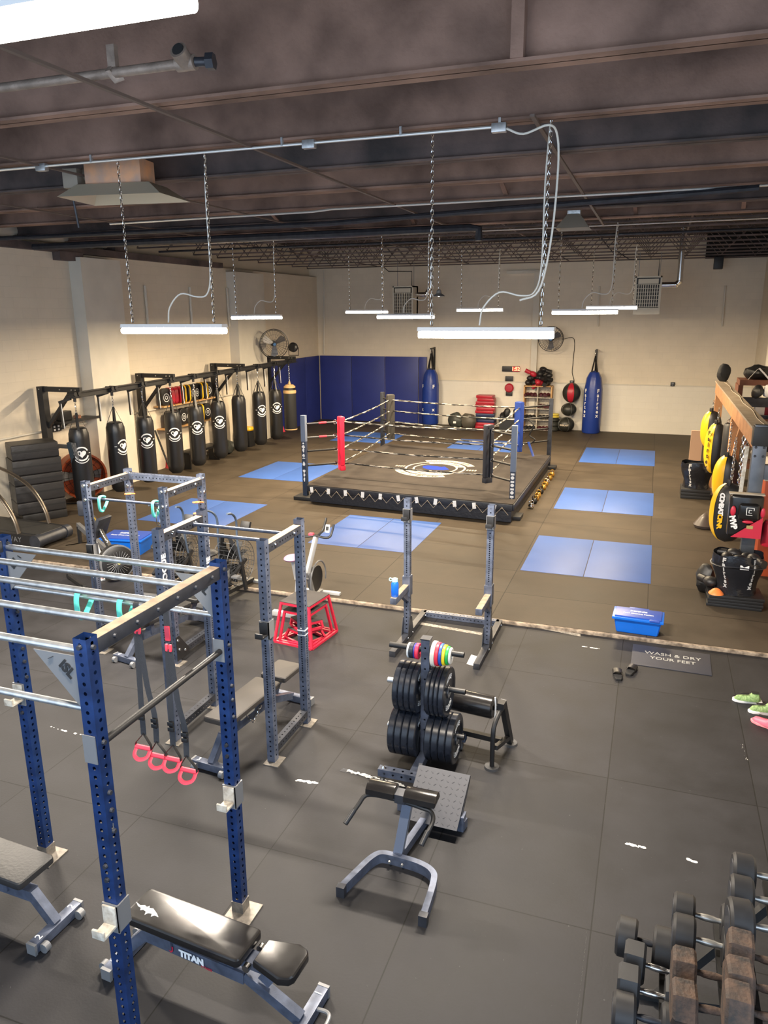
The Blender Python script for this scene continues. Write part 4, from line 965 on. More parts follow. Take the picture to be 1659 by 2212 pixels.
for i, (px, yt, yb, pxb, l) in enumerate(bagd):
    q = onx(px, yt-45, BXR); Y = q.y; zt = onx(pxb, yt, BXR).z; zb = max(.2, onx(pxb, yb, BXR).z); r = .2 if i < 9 else .21
    if i == 9: r = .2
    zl = zr(Y)-.12
    lab = f'long black punching bag hanging from the rail, {l}' if i < 9 else 'short black and tan punching bag at the far end of the rail'
    B = thing('heavy_bag', lab, 'punching bag', (BXR, Y, zb), group='punching bags on the wall rail')
    H = zt-zb
    if i < 9:
        prof = [(0, 0), (r*.6, .02), (r*.9, .09), (r, .2), (r*1.0, H-.25), (r*.97, H-.12), (r*.8, H-.03), (r*.55, H), (0, H)]
        build('body', MB().lathe(prof, n=32), bagm, B)
    else:
        build('body', MB().lathe([(0, 0), (r*.9, 0), (r, .03), (r, H), (0, H)], n=32), mat('bag_grey', (.03, .03, .03), .45), B)
        tan = mat('tan_leather', (.65, .42, .2), .6)
        build('collar', MB().lathe([(r*1.02, H-.05), (r*1.05, H), (r*.98, H+.05), (r*.85, H+.05)], n=32), tan, B)
        build('shoulder', MB().lathe([(r*.98, H+.05), (r*.95, H+.12), (r*.9, H+.13), (0, H+.17)], n=32), M_BLACK, B)
        build('shoulder_band', MB().lathe([(r*.93, H+.12), (r*.92, H+.16), (r*.6, H+.22), (0, H+.23)], n=32), tan, B)
        build('base_trim', MB().lathe([(r*1.02, -.0), (r*1.02, .03), (r, .03)], n=32), tan, B)
    za = min(zl-zb-.28, H+.32)
    for k in range(4):
        a = pi/4+k*pi/2; s_ = MB(); s_.bar((r*.85*cos(a), r*.85*sin(a), H-.06), (.01*cos(a), .01*sin(a), za), .045, .006, up=(cos(a), sin(a), 0)); build('strap', s_, M_BLACK if i < 9 else MATS['tan_leather'], B)
    c = MB(); chain(c, (0, 0, za-.02), (0, 0, zl-zb-.05), .07, .006, .016); build('chain', c, M_CHROME, B)
    tr = MB(); tr.box((0, 0, zl-zb+.06), (.14, .2, .1), bev=.02); tr.cyl((-.09, -.06, zl-zb+.1), (.09, -.06, zl-zb+.1), .045, n=14).cyl((-.09, .06, zl-zb+.1), (.09, .06, zl-zb+.1), .045, n=14); tr.cyl((0, 0, zl-zb-.06), (0, 0, zl-zb+.06), .03, n=10)
    t_ = build('trolley', tr, M_BLACK, B)
    build('brake_arm', MB().bar((-.1, 0, zl-zb), (-.36, -.05, zl-zb-.08), .05, .05).bar((-.34, -.05, zl-zb-.06), (-.32, -.06, zl-zb-.62), .025, .025), M_BLACK, t_)
    build('rope', MB().tube([(-.28, -.08, zl-zb-.1), (-.25, -.09, zl-zb-.6)], .008, n=6), M_WTEXT, t_)
    if i not in (6, 9):
        phi = atan2(-Y, -BXR)+{1: .75, 5: .12, 7: .45, 8: .2, 3: .1}.get(i, .1)
        lg = MB(); hp = []
        for k in range(24):
            t = 2*pi*k/24; hp.append((.0052*16*sin(t)**3*1.05, .0052*(13*cos(t)-5*cos(2*t)-2*cos(3*t)-cos(4*t))))
        lg._new([(x, y, 0) for x, y in hp], [tuple(range(24))])
        annulus(lg, (0, 0, 0), .118, .145, 25, 155); annulus(lg, (0, 0, 0), .118, .15, 200, 340); annulus(lg, (0, -.015, 0), .165, .182, 215, 325)
        lg._new([(.15, -.006, 0), (.2, -.006, 0), (.2, .006, 0), (.15, .006, 0)], [(0, 1, 2, 3)]); lg._new([(-.2, -.006, 0), (-.15, -.006, 0), (-.15, .006, 0), (-.2, .006, 0)], [(0, 1, 2, 3)])
        wrap(lg, r, phi, H-.52); build('logo', lg, M_WTEXT, B, smooth=0)
# speed-bag like round black speaker on the far end of the rail
sp = thing('spotlight', 'round black spotlight on the far end of the bag rail', 'lamp', (BXR, 22.15, zr(22.15)+.09))
build('head', MB().lathe([(0, -.04), (.12, -.05), (.15, -.02), (.15, .06), (.1, .1), (0, .1)], TR(0, 0, .28) @ RX(80), n=24), M_BLACK, sp)
build('bracket', MB().tube([(-.17, 0, .28), (-.17, 0, .03), (.17, 0, .03), (.17, 0, .28)], .015, n=6), M_BLACK, sp)
# slanted band trainer on the nearest rail post
T = thing('cable_machine', 'narrow dark resistance tower with hanging cords in front of the first punching bag', 'exercise machine', (0, 0, 0))
a = onx(148, 952, -11.2); q1 = onz(183, 1078, 0.05)
build('arm', MB().bar(onx(108, 962, -11.8), onx(150, 965, -11.2), .05, .08), M_GREY, T)
P0 = onx(152, 955, -11.0); P1 = onx(183, 1075, -11.0)
build('upright', MB().bar(P0, P1, .1, .12), mat('tower_steel', (.04, .055, .07), .5), T)
for k in range(4): build('cord', MB().tube([P0+V((.08+.03*k, -.06, .0)), P1+V((.08+.01*k, -.06, .1))], .007, n=5), M_GREY, T)
# ================================================================== things on and by the walls
def wallfan(name, lab, p, nrm, r=.38):
    T = thing(name, lab, 'fan', p); n = V(nrm).normalized()
    A = frame((0, 0, 0), n, up=(0, 0, 1)); g = MB()
    for z, rr_ in ((.0, r), (.09, r*.96), (-.08, r*.9)): g.tube([A @ V((rr_*cos(a), rr_*sin(a), z)) for a in [2*pi*k/36 for k in range(36)]], .007 if z else .011, n=5, closed=True)
    for k in range(30):
        a = 2*pi*k/30; g.tube([A @ V((.05*cos(a), .05*sin(a), .11)), A @ V((r*.96*cos(a), r*.96*sin(a), .09)), A @ V((r*cos(a), r*sin(a), 0)), A @ V((r*.9*cos(a), r*.9*sin(a), -.08)), A @ V((.06*cos(a), .06*sin(a), -.1))], .0028, n=4)
    for rr_ in (.35, .65): g.tube([A @ V((r*rr_*cos(a), r*rr_*sin(a), .105)) for a in [2*pi*k/30 for k in range(30)]], .003, n=4, closed=True)
    build('guard', g, mat('fan_wire', (.05, .05, .055), .4, .6), T)
    b = MB()
    for k in range(3):
        a = 2*pi*k/3+.5; P = [(.05, -.04), (r*.8, -.1), (r*.86, .02), (r*.7, .13), (.06, .06)]
        b.prism(P, -.004, .004, A @ MX.Rotation(a, 4, 'Z') @ RX(18))
    bl = build('blades', b, mat('fan_blade', (.16, .16, .17), .4, .7), T)
    build('hub', MB().lathe([(0, .115), (.045, .115), (.05, .1), (.05, .09), (0, .09)], A, n=20), mat('hub_blue', (.03, .12, .3), .4), T)
    build('motor', MB().lathe([(0, -.22), (.08, -.22), (.09, -.18), (.09, -.04), (0, -.04)], A, n=20), M_BLACK, T)
    build('bracket', MB().tube([(-n*.2), (-n*.35+V((0, 0, -.05))), (-n*.62+V((0, 0, -.05)))], .02, n=8), M_BLACK, T)
    return T
pf = ony(1190, 732, YB-.6); wallfan('wall_fan', 'round wire guard fan on the back wall below the big hanging light', pf, (.1, -1, -.12), .41)
pf2 = onx(592, 743, XL+.9); wallfan('wall_fan', 'round wire guard fan on the left wall above the far end of the bag rail', pf2, (.75, -1, -.1), .45)
def heater(px0, py0, px1, py1, Y, lab, duct):
    a, b = ony(px0, py0, Y), ony(px1, py1, Y); w, h = b.x-a.x, a.z-b.z
    T = thing('unit_heater', lab, 'heater', ((a.x+b.x)/2, Y, b.z), group='unit heaters under the roof'); hs = mat('heater_shell', (.5, .47, .4), .5)
    s_ = MB(); s_.bb((-w/2, 0, 0), (w/2, .55, h*.06)); s_.bb((-w/2, 0, h*.96), (w/2, .55, h)); s_.bb((-w/2, 0, 0), (-w/2+.04, .55, h)); s_.bb((w/2-.04, 0, 0), (w/2, .55, h)); s_.bb((-w/2, .4, 0), (w/2, .55, h)); s_.bb((-w/2, -.01, .0), (w/2, .05, h*.17)); s_.bb((-w*.38, -.005, h*.8), (w*.38, .03, h*.93))
    sh = build('shell', s_, hs, T)
    lv = MB(); n = 7
    for i in range(n): z = h*.2+h*.58*i/(n-1); lv.box((0, 0, z), (w*.92, .02, .012))
    for i in range(11): x = -w*.43+w*.86*i/10; lv.box((x, .02, h*.49), (.022, .03, h*.6))
    build('louvres', lv, hs, T); build('dark_core', MB().bb((-w*.46, .1, h*.18), (w*.46, .38, h*.96)), M_BLACK, T)
    hg = MB()
    for x in (-w*.4, w*.4): hg.cyl((x, .3, h), (x, .3, 5.6-b.z), .008, n=6)
    build('hanger', hg, M_GREY, T)
    pts = [V((w/2, .3, h*.8)) if 1 else None]+[ony(x, y, Y+.3)-V(((a.x+b.x)/2, Y, b.z)) for x, y in duct]; pts[-1].z = 6.2-b.z
    pts[0].z = pts[1].z
    d = MB(); d.cyl(pts[0], pts[1], .075, n=18); d.ball(pts[1], .085, 14)
    for p, q in zip(pts[1:], pts[2:]): d.cyl(p, q, .075, n=18); d.ball(q, .08, 14)
    build('flue', d, mat('bright_flue', (.75, .75, .76), .2, 1), T)
    build('gas_pipe', MB().tube([(w*.35, .2, h), (w*.35, .2, h+.45), (-w*.8, .2, h+.47), (-w*1.5, .5, h+.8)], .014, n=6), M_BLACK, T)
heater(848, 618, 892, 690, 24.0, 'grey box heater hanging under the roof, left of the big strip light', [(920, 636), (931, 622), (932, 560)])
heater(1373, 597, 1424, 679, 23.0, 'grey box heater hanging under the roof, right of the strip lights', [(1460, 615), (1468, 608), (1476, 500)])
# radiant heater close under the beams, top left
q = ony(250, 398, 7.4)
T = thing('radiant_heater', 'old rusty box heater with reflector fixed under the beams at upper left', 'heater', (q.x, 7.4, q.z))
A = RZ(8)
build('box', MB().box((.06, 0, .1), (.66, .32, .26), A, bev=.004), mat('scorched_metal', (.42, .3, .24), .5, col2=(.75, .38, .2), vscale=5), T)
rf = MB(); rf._new([tuple(A @ V(p)) for p in ((-.35, -.2, -.02), (.5, -.2, -.02), (.5, .2, -.02), (-.35, .2, -.02), (-.5, -.36, -.16), (.7, -.36, -.16), (.7, .36, -.16), (-.5, .36, -.16))], [(0, 1, 5, 4), (1, 2, 6, 5), (2, 3, 7, 6), (3, 0, 4, 7), (0, 1, 2, 3)]); build('reflector', rf, mat('old_reflector', (.6, .53, .4), .5, .3), T)
build('blower', MB().box((-.47, -.02, .06), (.18, .22, .2), A, bev=.01).cyl((-.4, 0, .12), (-.28, 0, .12), .08, n=16), mat('scorched_tan', (.3, .26, .21), .6), T)
build('hanger', MB().bb((-.2, -.02, .22), (-.17, .02, 5.5-q.z)).bb((.3, -.02, .22), (.33, .02, 5.5-q.z)), M_STEEL, T)
build('gas_pipe', MB().tube([(-.55, 0, .0), (-.6, 0, -.08), (-.6, .05, -.42)], .014, n=6), M_STEEL, T)
q = ony(1240, 478, 13.0)
T = thing('radiant_heater', 'small metal hood heater hanging under the beams at upper right', 'heater', (q.x, 13.0, q.z))
rf = MB(); rf._new([(-.09, -.12, .1), (.09, -.12, .1), (.09, .12, .1), (-.09, .12, .1), (-.26, -.25, -.12), (.26, -.25, -.12), (.26, .25, -.12), (-.26, .25, -.12)], [(0, 1, 5, 4), (1, 2, 6, 5), (2, 3, 7, 6), (3, 0, 4, 7), (0, 1, 2, 3)]); build('hood', rf, mat('hood_metal', (.4, .36, .3), .5, .4), T)
build('box', MB().box((0, 0, .19), (.2, .2, .2), bev=.006), M_ZINC, T); build('hanger', MB().cyl((-.05, 0, .28), (-.05, 0, 5.5-q.z), .006, n=5).cyl((.05, 0, .28), (.05, 0, 5.5-q.z), .006, n=5), M_STEEL, T)
q = ony(948, 640, 16.315)
T = thing('pendant_lamp', 'small grey metal pendant shade behind the big strip light', 'lamp', (q.x, 16.315, q.z))
build('shade', MB().lathe([(.03, .14), (.05, .12), (.06, .06), (.14, 0), (.135, -.005), (.05, .05), (.0, .06)], n=24), M_GREY, T); build('bulb', MB().ball((0, 0, .02), .03, 12), mat('lamp_bulb', (1, .95, .85), .5, emit=20), T)
c = MB(); chain(c, (0, 0, .14), (0, 0, 5.58-q.z), .07, .004, .012); build('chain', c, M_CHROME, T)
# pipes and conduits
def pipe(nme, lab, pts, r, m, cat='pipe'): return single(nme, MB().tube(pts, r, n=8), m, lab, cat)
X0, X1 = -9.5, XR
T = thing('conduit', 'silver electrical conduit clipped under the third beam, with junction boxes', 'conduit', (0, 6.62, 5.46))
xj = [ony(x, y, 6.62).x for x, y in ((92, 375), (668, 322), (1078, 287))]
build('tube', MB().tube([(-8.2, 0, 0), (xj[1], 0, 0), (xj[1]+.12, 0, .0), (xj[2], 0, 0)], .013, n=8), mat('bright_conduit', (.8, .8, .78), .3, .7), T)
for i, x in enumerate(xj): build('junction_box', MB().box((x, 0, -.01), (.12, .06, .07), bev=.006), M_ZINC, T)
cl = MB()
for px in (195, 610, 866, 1078): cl.box((ony(px, 320, 6.62).x, 0, .03), (.02, .03, .07))
build('clip', cl, M_ZINC, T)
build('cable', MB().tube([(xj[2]+.06, 0, -.02), (xj[2]+.2, 0, -.07), (xj[2]+.4, 0, -.02), (xj[2]+.46, .1, -.1), (xj[2]+.47, .13, -.4), (xj[2]+.44, .12, -.9), (xj[2]+.36, .12, -1.28), (xj[2]+.2, .12, -1.36)], .009, n=8, smooth=5), cable_m, T)
ca = MB(); a1 = ony(480, 440, 10.7); a2 = ony(1659, 368, 10.7)
pipe('conduit', 'long silver conduit running across the hall under the dark beams', [(-8.5, 10.7, 5.42), (-4.9, 10.7, 5.44), (-4.6, 10.7, 5.46), (XR, 10.7, 5.46)], .016, MATS['bright_conduit'], 'conduit')
pipe('gas_pipe', 'dark pipe running across the hall just below the long silver conduit', [(-11.9, 11.5, 5.38), (-5, 11.5, 5.36), (-1, 10.9, 5.4), (1.0, 10.6, 5.42)], .04, M_STEEL)
pipe('gas_pipe', 'thick dark pipe under the beams with an elbow near the centre', [(-11.9, 12.6, 5.32), (-3.0, 12.6, 5.32), (-2.85, 12.6, 5.3), (-2.85, 12.6, 5.12)], .065, M_STEEL)
pipe('conduit', 'thin silver conduit below the first open roof truss', [(-9.5, 15.05, 5.5), (XR, 15.05, 5.53)], .013, MATS['bright_conduit'], 'conduit')
pipe('gas_pipe', 'thin dark pipe hanging below the open trusses', [(-11.8, 16.6, 5.5), (XR, 16.6, 5.5)], .025, M_STEEL)
# sprinkler pipe with tee close to the camera
T = thing('sprinkler_pipe', 'old steel pipe with open tee fitting under the beams at upper left', 'pipe', (0, 4.55, 0))
oldp = mat('old_pipe', (.3, .24, .2), .55, .4, var=.25, vscale=9, bump=.2, bscale=60)
pa, pb_ = ony(0, 190, 4.55), ony(392, 138, 4.55); zz = (pa.z+pb_.z)/2
build('pipe', MB().cyl((pa.x-1.5, 0, zz), (pb_.x, 0, zz), .03, n=16), oldp, T)
e = MB(); e.cyl((pb_.x-.03, 0, zz), (pb_.x+.1, 0, zz+.0), .045, n=16); e.cyl((pb_.x+.04, 0, zz), (pb_.x+.04, -.09, zz+.05), .05, .055, n=16); build('tee', e, oldp, T)
build('tee_bore', MB().cyl((pb_.x+.04, -.088, zz+.05), (pb_.x+.04, -.096, zz+.053), .038, n=16), M_BLACKM, T)
build('plug', MB().cyl((pb_.x+.1, 0, zz), (pb_.x+.17, .02, zz), .028, n=12).cyl((pb_.x+.17, .02, zz), (pb_.x+.22, .03, zz), .05, n=6), M_STEEL, T)
hx = ony(247, 150, 4.55).x
build('hanger', MB().tube([(hx-.02, 0, zz+.05), (hx-.02, -.045, zz), (hx, 0, zz-.045), (hx+.04, .03, zz-.02)], .012, n=6, flat=(.02, .006)).bb((hx-.035, -.02, zz+.03), (hx+.025, .02, zz+.16)).bb((hx-.03, -.01, zz+.1), (hx+.02, .01, 5.52)), oldp, T)
# back wall gear
def onwall(px, py, off=.03): return ony(px, py, YB-off)
p0, p1 = onwall(1085, 791, .08), onwall(1122, 803, .08)
T = thing('round_timer', 'black wall timer showing red digits on the back wall', 'timer', ((p0.x+p1.x)/2, YB-.06, (p0.z+p1.z)/2))
w, h = p1.x-p0.x, p0.z-p1.z
build('case', MB().box((0, 0, 0), (w, .08, h), bev=.005), M_BLACK, T)
tx = MB(); text(tx, '1:52', h*.95, TM((w*.29, -.046, 0), (1, 0, 0), (0, 0, 1)), bold=.006); build('digits', tx, mat('red_digits', (1, .12, .06), .5, emit=6), T)
build('display', MB().box((w*.29, -.041, 0), (w*.36, .004, h*.85)), mat('red_display', (.5, .01, .005), .4, emit=.6), T)
q = onwall(1100, 818, .06); single('wall_box', MB().box((0, 0, 0), (.27, .1, .17), bev=.01), M_BLACK, 'small black box on the back wall under the timer', 'speaker', q)
q = onwall(1100, 838, .08)
T = thing('boxing_target', 'round dark red punching target on the back wall below the timer', 'target', q)
build('pad', MB().lathe([(0, .08), (.12, .075), (.155, .04), (.16, 0), (0, 0)], RX(90), n=28), M_REDV, T); build('mount', MB().box((0, .02, -.2), (.23, .08, .14), bev=.01), M_BLACK, T)
for px, py, l in ((1235, 826, 'black outlet box on the back wall above the ball stack'), (1453, 830, 'black outlet box on the back wall at the right')):
    q = onwall(px, py, .03); T = thing('outlet_box', l, 'outlet', q); build('box', MB().box((0, 0, 0), (.13, .06, .13), bev=.008), M_BLACK, T); build('sockets', MB().box((0, -.032, .025), (.06, .004, .03)).box((0, -.032, -.025), (.06, .004, .03)), M_GREY, T)
q = onx(120, 924, XL+.03); T = thing('outlet_box', 'black outlet box on the left wall beside the first punching bag', 'outlet', q); build('box', MB().box((0, 0, 0), (.06, .3, .16), bev=.008), M_BLACK, T); build('sockets', MB().box((.032, -.06, .03), (.004, .05, .04)).box((.032, .06, .03), (.004, .05, .04)).box((.032, -.06, -.04), (.004, .05, .04)).box((.032, .06, -.04), (.004, .05, .04)), M_WTEXT, T)
single('cord', MB().tube([onwall(1215, 733, .3), onwall(1240, 732, .03), onwall(1238, 780, .03), onwall(1236, 805, .03), onwall(1240, 822, .03), onwall(1238, 838, .03)], .01, n=5, smooth=4), M_BLACK, 'thin black cord running down the back wall from the fan to the outlet', 'cord')
# faint pipes on walls
for (x0, y0, x1, y1, l) in ((700, 583, 700, 765, 'pale pipe running down the far left corner of the hall'),): single('wall_pipe', MB().tube([onwall(x0, y0, .05), onwall(x1, y1, .05)], .03, n=8), pil_m, l, 'pipe')
for (x0, y0, x1, y1, l) in ((313, 617, 320, 702, 'short upright pale pipe on the left wall behind the left strip light, nearest'), (410, 620, 415, 702, 'short upright pale pipe on the left wall, second from the near pilaster'), (490, 622, 496, 705, 'short upright pale pipe on the left wall against the far pilaster')): single('wall_pipe', MB().tube([onx(x0, y0, XL+.04), onx(x1, y1, XL+.04)], .035, n=8), pil_m, l, 'pipe')
for (x0, y0, x1, y1, l) in ((1295, 618, 1292, 705, 'thin upright pale pipe on the back wall between the strip lights'), (1567, 617, 1560, 705, 'thin upright pale pipe on the back wall right of the right heater')): single('wall_pipe', MB().tube([onwall(x0, y0, .05), onwall(x1, y1, .05)], .025, n=8), pil_m, l, 'pipe')
single('wall_pipe', MB().tube([(XL+.04, 4, 1.62), (XL+.04, 22, 1.64)], .02, n=8), pil_m, 'pale conduit running along the left wall behind the punching bags', 'pipe')
def bluebag(px, pyt, pyb, r, lab, word, Yo, seed, top):
    rr0 = onwall(px, (pyt+pyb)/2, Yo); zt, zb = onwall(px, pyt, Yo).z, max(FZ+.01, onwall(px, pyb, Yo).z)
    T = thing('heavy_bag', lab, 'punching bag', (rr0.x, YB-Yo, zb), group='blue punching bags against the back wall'); H = zt-zb
    bd = MB(); bd.lathe([(0, 0), (r*.92, 0), (r, .05), (r*1.02, H*.4), (r*.98, H*.7), (r*.8, H*.88), (r*.5, H*.97), (0, H)], n=40)
    for v in bd.b.verts:
        a = atan2(v.co.y, v.co.x); k = max(0, v.co.z/H-.55)*.1
        v.co.x *= 1+k*sin(9*a); v.co.y *= 1+k*sin(9*a)
    build('body', bd, M_BLUEV, T)
    for s in (-1, 1):
        tx = MB(); f_s = .17
        for i, ch in enumerate(word):
            if ch != ' ': text(tx, ch, f_s, TM((0, (.0-i)*.135, 0), (1, 0, 0), (0, 1, 0)), bold=.006, ext=.0005)
        wrap(tx, r*1.02, -pi/2-.1+s*.72, H*.68); build('lettering', tx, M_WTEXT, T)
    tz = onwall(px, top, Yo).z-zb; tz = min(tz, H+.75)
    for k in range(4):
        a = pi/4+k*pi/2; build('strap', MB().bar((r*.45*cos(a), r*.45*sin(a), H*.96), (0, 0, tz-.1), .05, .008, up=(cos(a), sin(a), 0)), M_BLACK, T)
    c = MB(); chain(c, (0, 0, tz-.12), (0, 0, tz+.04), .06, .006, .014); build('chain', c, M_CHROME, T)
    build('bracket', MB().bar((0, -.03, tz+.06), (0, Yo-.01, tz+.06), .05, .05).bar((0, Yo-.04, tz+.1), (0, Yo-.04, tz-1.0), .06, .06).bar((0, .1, tz+.03), (0, Yo-.05, tz-.7), .04, .04), M_BLACK, T)
bluebag(930, 795, 915, .3, 'glossy blue punching bag beside the blue wall pads', 'F     x', .5, 1, 757)
bluebag(1280, 800, 937, .3, 'blue punching bag with white lettering against the back wall, right of the balls', 'Fairtex', .45, 2, 762)
# shelf with gloves
def lump(mb, c, s, seed, M=None):
    n0 = len(mb.b.verts); mb.ball(c, 1, 12, s, M); mb.b.verts.ensure_lookup_table()
    for v in mb.b.verts[n0:]: v.co += noise.noise_vector(v.co*6+V((seed*3.1, 0, 0)))*min(s)*.45
    return mb
qa, qb = onwall(1133, 833, .45), onwall(1187, 930, .45); w = qb.x-qa.x; H = qa.z-FZ
T = thing('shelf_unit', 'light wooden shelf unit full of boxing gloves against the back wall', 'shelf', ((qa.x+qb.x)/2, YB-.28, FZ))
for s in (-1, 1): build('side_panel', MB().bb((s*w/2-.02, -.2, 0), (s*w/2+.02, .2, H)), M_WOOD, T)
for k in range(5): build('shelf', MB().bb((-w/2, -.2, H*k/4-(.03 if k else 0)), (w/2, .2, H*k/4+(0 if k else .03))), M_WOOD if k == 4 else M_DIRTYW, T)
build('divider', MB().bb((-.015, -.19, .03), (.015, .19, H-.03)), M_DIRTYW, T); build('back_panel', MB().bb((-w/2, .18, 0), (w/2, .2, H)), M_DIRTYW, T)
glm = [mat('glove_maroon', (.06, .01, .015), .4, bump=.15), mat('glove_black', (.014, .013, .014), .45, bump=.15), mat('glove_red', (.45, .02, .04), .4, bump=.1)]
sx, sy = (qa.x+qb.x)/2, YB-.28
def glove(x, y, z, m, lab, grp, rz=0, s=1.0, tilt=0):
    T = thing('boxing_glove', lab, 'boxing glove', (x, y, z), rz, group=grp); A = RX(tilt)
    b = MB(); b.ball((0, 0, .08*s), .09*s, 14, (1, 1.25, .85), A); b.cyl(A @ V((0, .1*s, .07*s)), A @ V((0, .24*s, .06*s)), .055*s, .06*s, n=14); build('mitt', b, m, T)
    build('thumb', MB().ball((.085*s, .03*s, .09*s), .04*s, 10, (.8, 1.6, .9), A), m, T)
    return T
rnd = random.Random(11)
RW = ['bottom', 'second', 'third', 'top']
for k in range(4):
    for c in (-1, 1):
        for j in range(3):
            if k == 2 and c == -1: continue
            m = glm[0] if k in (3, 2) or (k == 0 and c == 1) else glm[1]
            glove(sx+c*w/4+(-.12+.12*j), sy-.1, FZ+H*k/4+.02+.004, m, f'{"maroon" if m is glm[0] else "black"} boxing glove on the {RW[k]} shelf of the glove unit, {"left" if c < 0 else "right"} half', f'gloves on the {RW[k]} shelf, {"left" if c < 0 else "right"} half', rz=rnd.uniform(-20, 20)+180, s=.8)
topg = [(-.36, 0, 0, 1), (-.15, 0, 1, 1), (.08, 0, 2, 1), (.3, 0, 1, 1), (-.28, .15, 1, 1), (0, .16, 1, 1.1), (.2, .15, 1, 1), (-.25, .3, 2, 1), (.05, .32, 1, 1.1), (.12, .45, 1, 1), (.36, .26, 1, .9), (-.02, .05, 2, .9)]
for i, (dx, dz, mi, s) in enumerate(topg):
    glove(sx+dx, sy-.05-(.12 if i == 11 else 0), FZ+H+dz, glm[mi if mi else 1], ('black', 'black', 'red')[mi]+' boxing glove in the heap on top of the shelf unit', f'{("black", "black", "red")[mi]} gloves heaped on the shelf unit', rz=rnd.uniform(0, 360), s=1.25*s, tilt=rnd.uniform(-30, 30))
# stack of kick pads
qa = onwall(1027, 917, .5); qx = onwall(1048, 900, .5).x
kc = [M_REDV]*2+[mat('navy_vinyl', (.015, .025, .09), .45), mat('navy_vinyl2', (.02, .035, .06), .5), MATS['navy_vinyl']]+[M_REDV]*6
kz = FZ
for i, m in enumerate(kc):
    th = .105; single('kick_pad', MB().box((0, 0, th/2), (.66 if i < 9 else .6, .38, th), None, bev=.03), m, f'{"red" if m is M_REDV else "dark blue"} rectangular kick pad in the stack by the back wall, {"bottom" if i == 0 else "topmost" if i == 10 else "number counted up: "+["two", "three", "four", "five", "six", "seven", "eight", "nine", "ten"][i-1]}',
           'kick pad', (qx+rnd.uniform(-.04, .04), YB-.42, kz), rnd.uniform(-5, 5), group='kick pads stacked by the back wall'); kz += th+.001
for px, l, m in ((985, 'dark grey belly pad leaning on the back wall, left one', mat('belly_grey', (.04, .045, .04), .5)), (1012, 'grey brown belly pad leaning on the back wall, beside the kick pads', mat('belly_brown', (.09, .08, .065), .5))):
    q = onwall(px, 920, .7); T = thing('belly_pad', l, 'body protector', (q.x, YB-.75, FZ)); b = MB(); lump(b, (0, 0, .27), (.29, .15, .27), px)
    for v in b.b.verts: v.co.z = max(0, v.co.z)
    build('body', b, m, T)
    if px < 1000: build('patch', MB().box((0, -.165, .22), (.1, .01, .07), bev=.004), M_WTEXT, T)
q = onwall(995, 880, .45); 
for i in range(3): single('kick_pad', MB().box((0, 0, .06), (.5, .3, .12), None, bev=.03), M_REDV, 'red kick pad lying behind the two belly pads, '+('bottom', 'middle', 'top')[i], 'kick pad', (q.x+.08*i, YB-.36, FZ+.15*0+i*.121+.12*0), 3*i, group='red kick pads behind the belly pads')
qa, qb = onwall(1078, 910, .6), onwall(1122, 930, .6)
T = thing('storage_bin', 'dark plastic bin full of shin guards against the back wall', 'bin', ((qa.x+qb.x)/2, YB-.5, FZ)); w = qb.x-qa.x
b = MB(); b._new([(-w*.44, -.2, 0), (w*.44, -.2, 0), (w*.44, .2, 0), (-w*.44, .2, 0), (-w/2, -.25, .42), (w/2, -.25, .42), (w/2, .25, .42), (-w/2, .25, .42)], [(3, 2, 1, 0), (0, 1, 5, 4), (1, 2, 6, 5), (2, 3, 7, 6), (3, 0, 4, 7)]); b.bb((-w/2-.02, -.27, .41), (w/2+.02, -.24, .45)).bb((-w/2-.02, .24, .41), (w/2+.02, .27, .45)); build('body', b, mat('bin_grey', (.03, .033, .04), .5), T)
for i in range(7):
    single('shin_guard', lump(MB(), (0, 0, .12), (.1, .13, .16), i), [M_BLACK, glm[1], M_BLACK, glm[2], M_WTEXT, M_BLACK, glm[1]][i], ('black', 'black', 'black', 'red', 'white', 'black', 'black')[i]+' shin guard sticking out of the dark plastic bin', 'shin guard', (T.location.x-w*.36+i*w*.12, YB-.5+rnd.uniform(-.08, .08), FZ+.32+.07*(i % 3)), 40*i, group=('black', 'black', 'black', 'red', 'white', 'black', 'black')[i]+' shin guards in the bin')
# medicine ball stack
mb_m = mat('ball_black', (.022, .023, .02), .4, bump=.15)
q = onwall(1224, 935, .5)
for z, r, l, dx in ((FZ+.005, .29, 'bottom black slam ball with pale lettering in the stack by the back wall', -.05), (.58, .26, 'middle black ball of the stack by the back wall', .02), (1.03, .3, 'top black and red wall bag on the ball stack', .08)):
    T = thing('medicine_ball', l, 'ball', (q.x+dx, YB-.45, z), group='balls stacked by the back wall'); sz = .84 if z < 1 else 1.12
    build('body', MB().ball((0, 0, r*sz), r, 28, (1, 1, sz)), mb_m, T)
    if z > 1:
        g = MB(); g.grid(lambda u, v: ((r+.004)*sin(pi*(.06+.86*v))*cos(-pi/2-.38+.76*u), (r+.004)*sin(pi*(.06+.86*v))*sin(-pi/2-.38+.76*u), r*sz+(r+.004)*sz*cos(pi*(.06+.86*v))), 10, 18); build('red_panel', g, M_REDV, T)
    else:
        for a in (-.9, .5): build('seam', MB().tube([((r+.001)*sin(t)*cos(-pi/2+a), (r+.001)*sin(t)*sin(-pi/2+a), r*sz+(r+.001)*sz*cos(t)) for t in [pi*(.1+.8*i/12) for i in range(13)]], .004, n=4), M_GREY, T)
    if z < .2:
        tx = MB(); text(tx, 'EVERLAST', .07, MX(), bold=.004); wrap(tx, r*1.0, -pi/2-.1, r*sz); build('lettering', tx, cream_p, T)
q = onwall(1196, 925, .5)
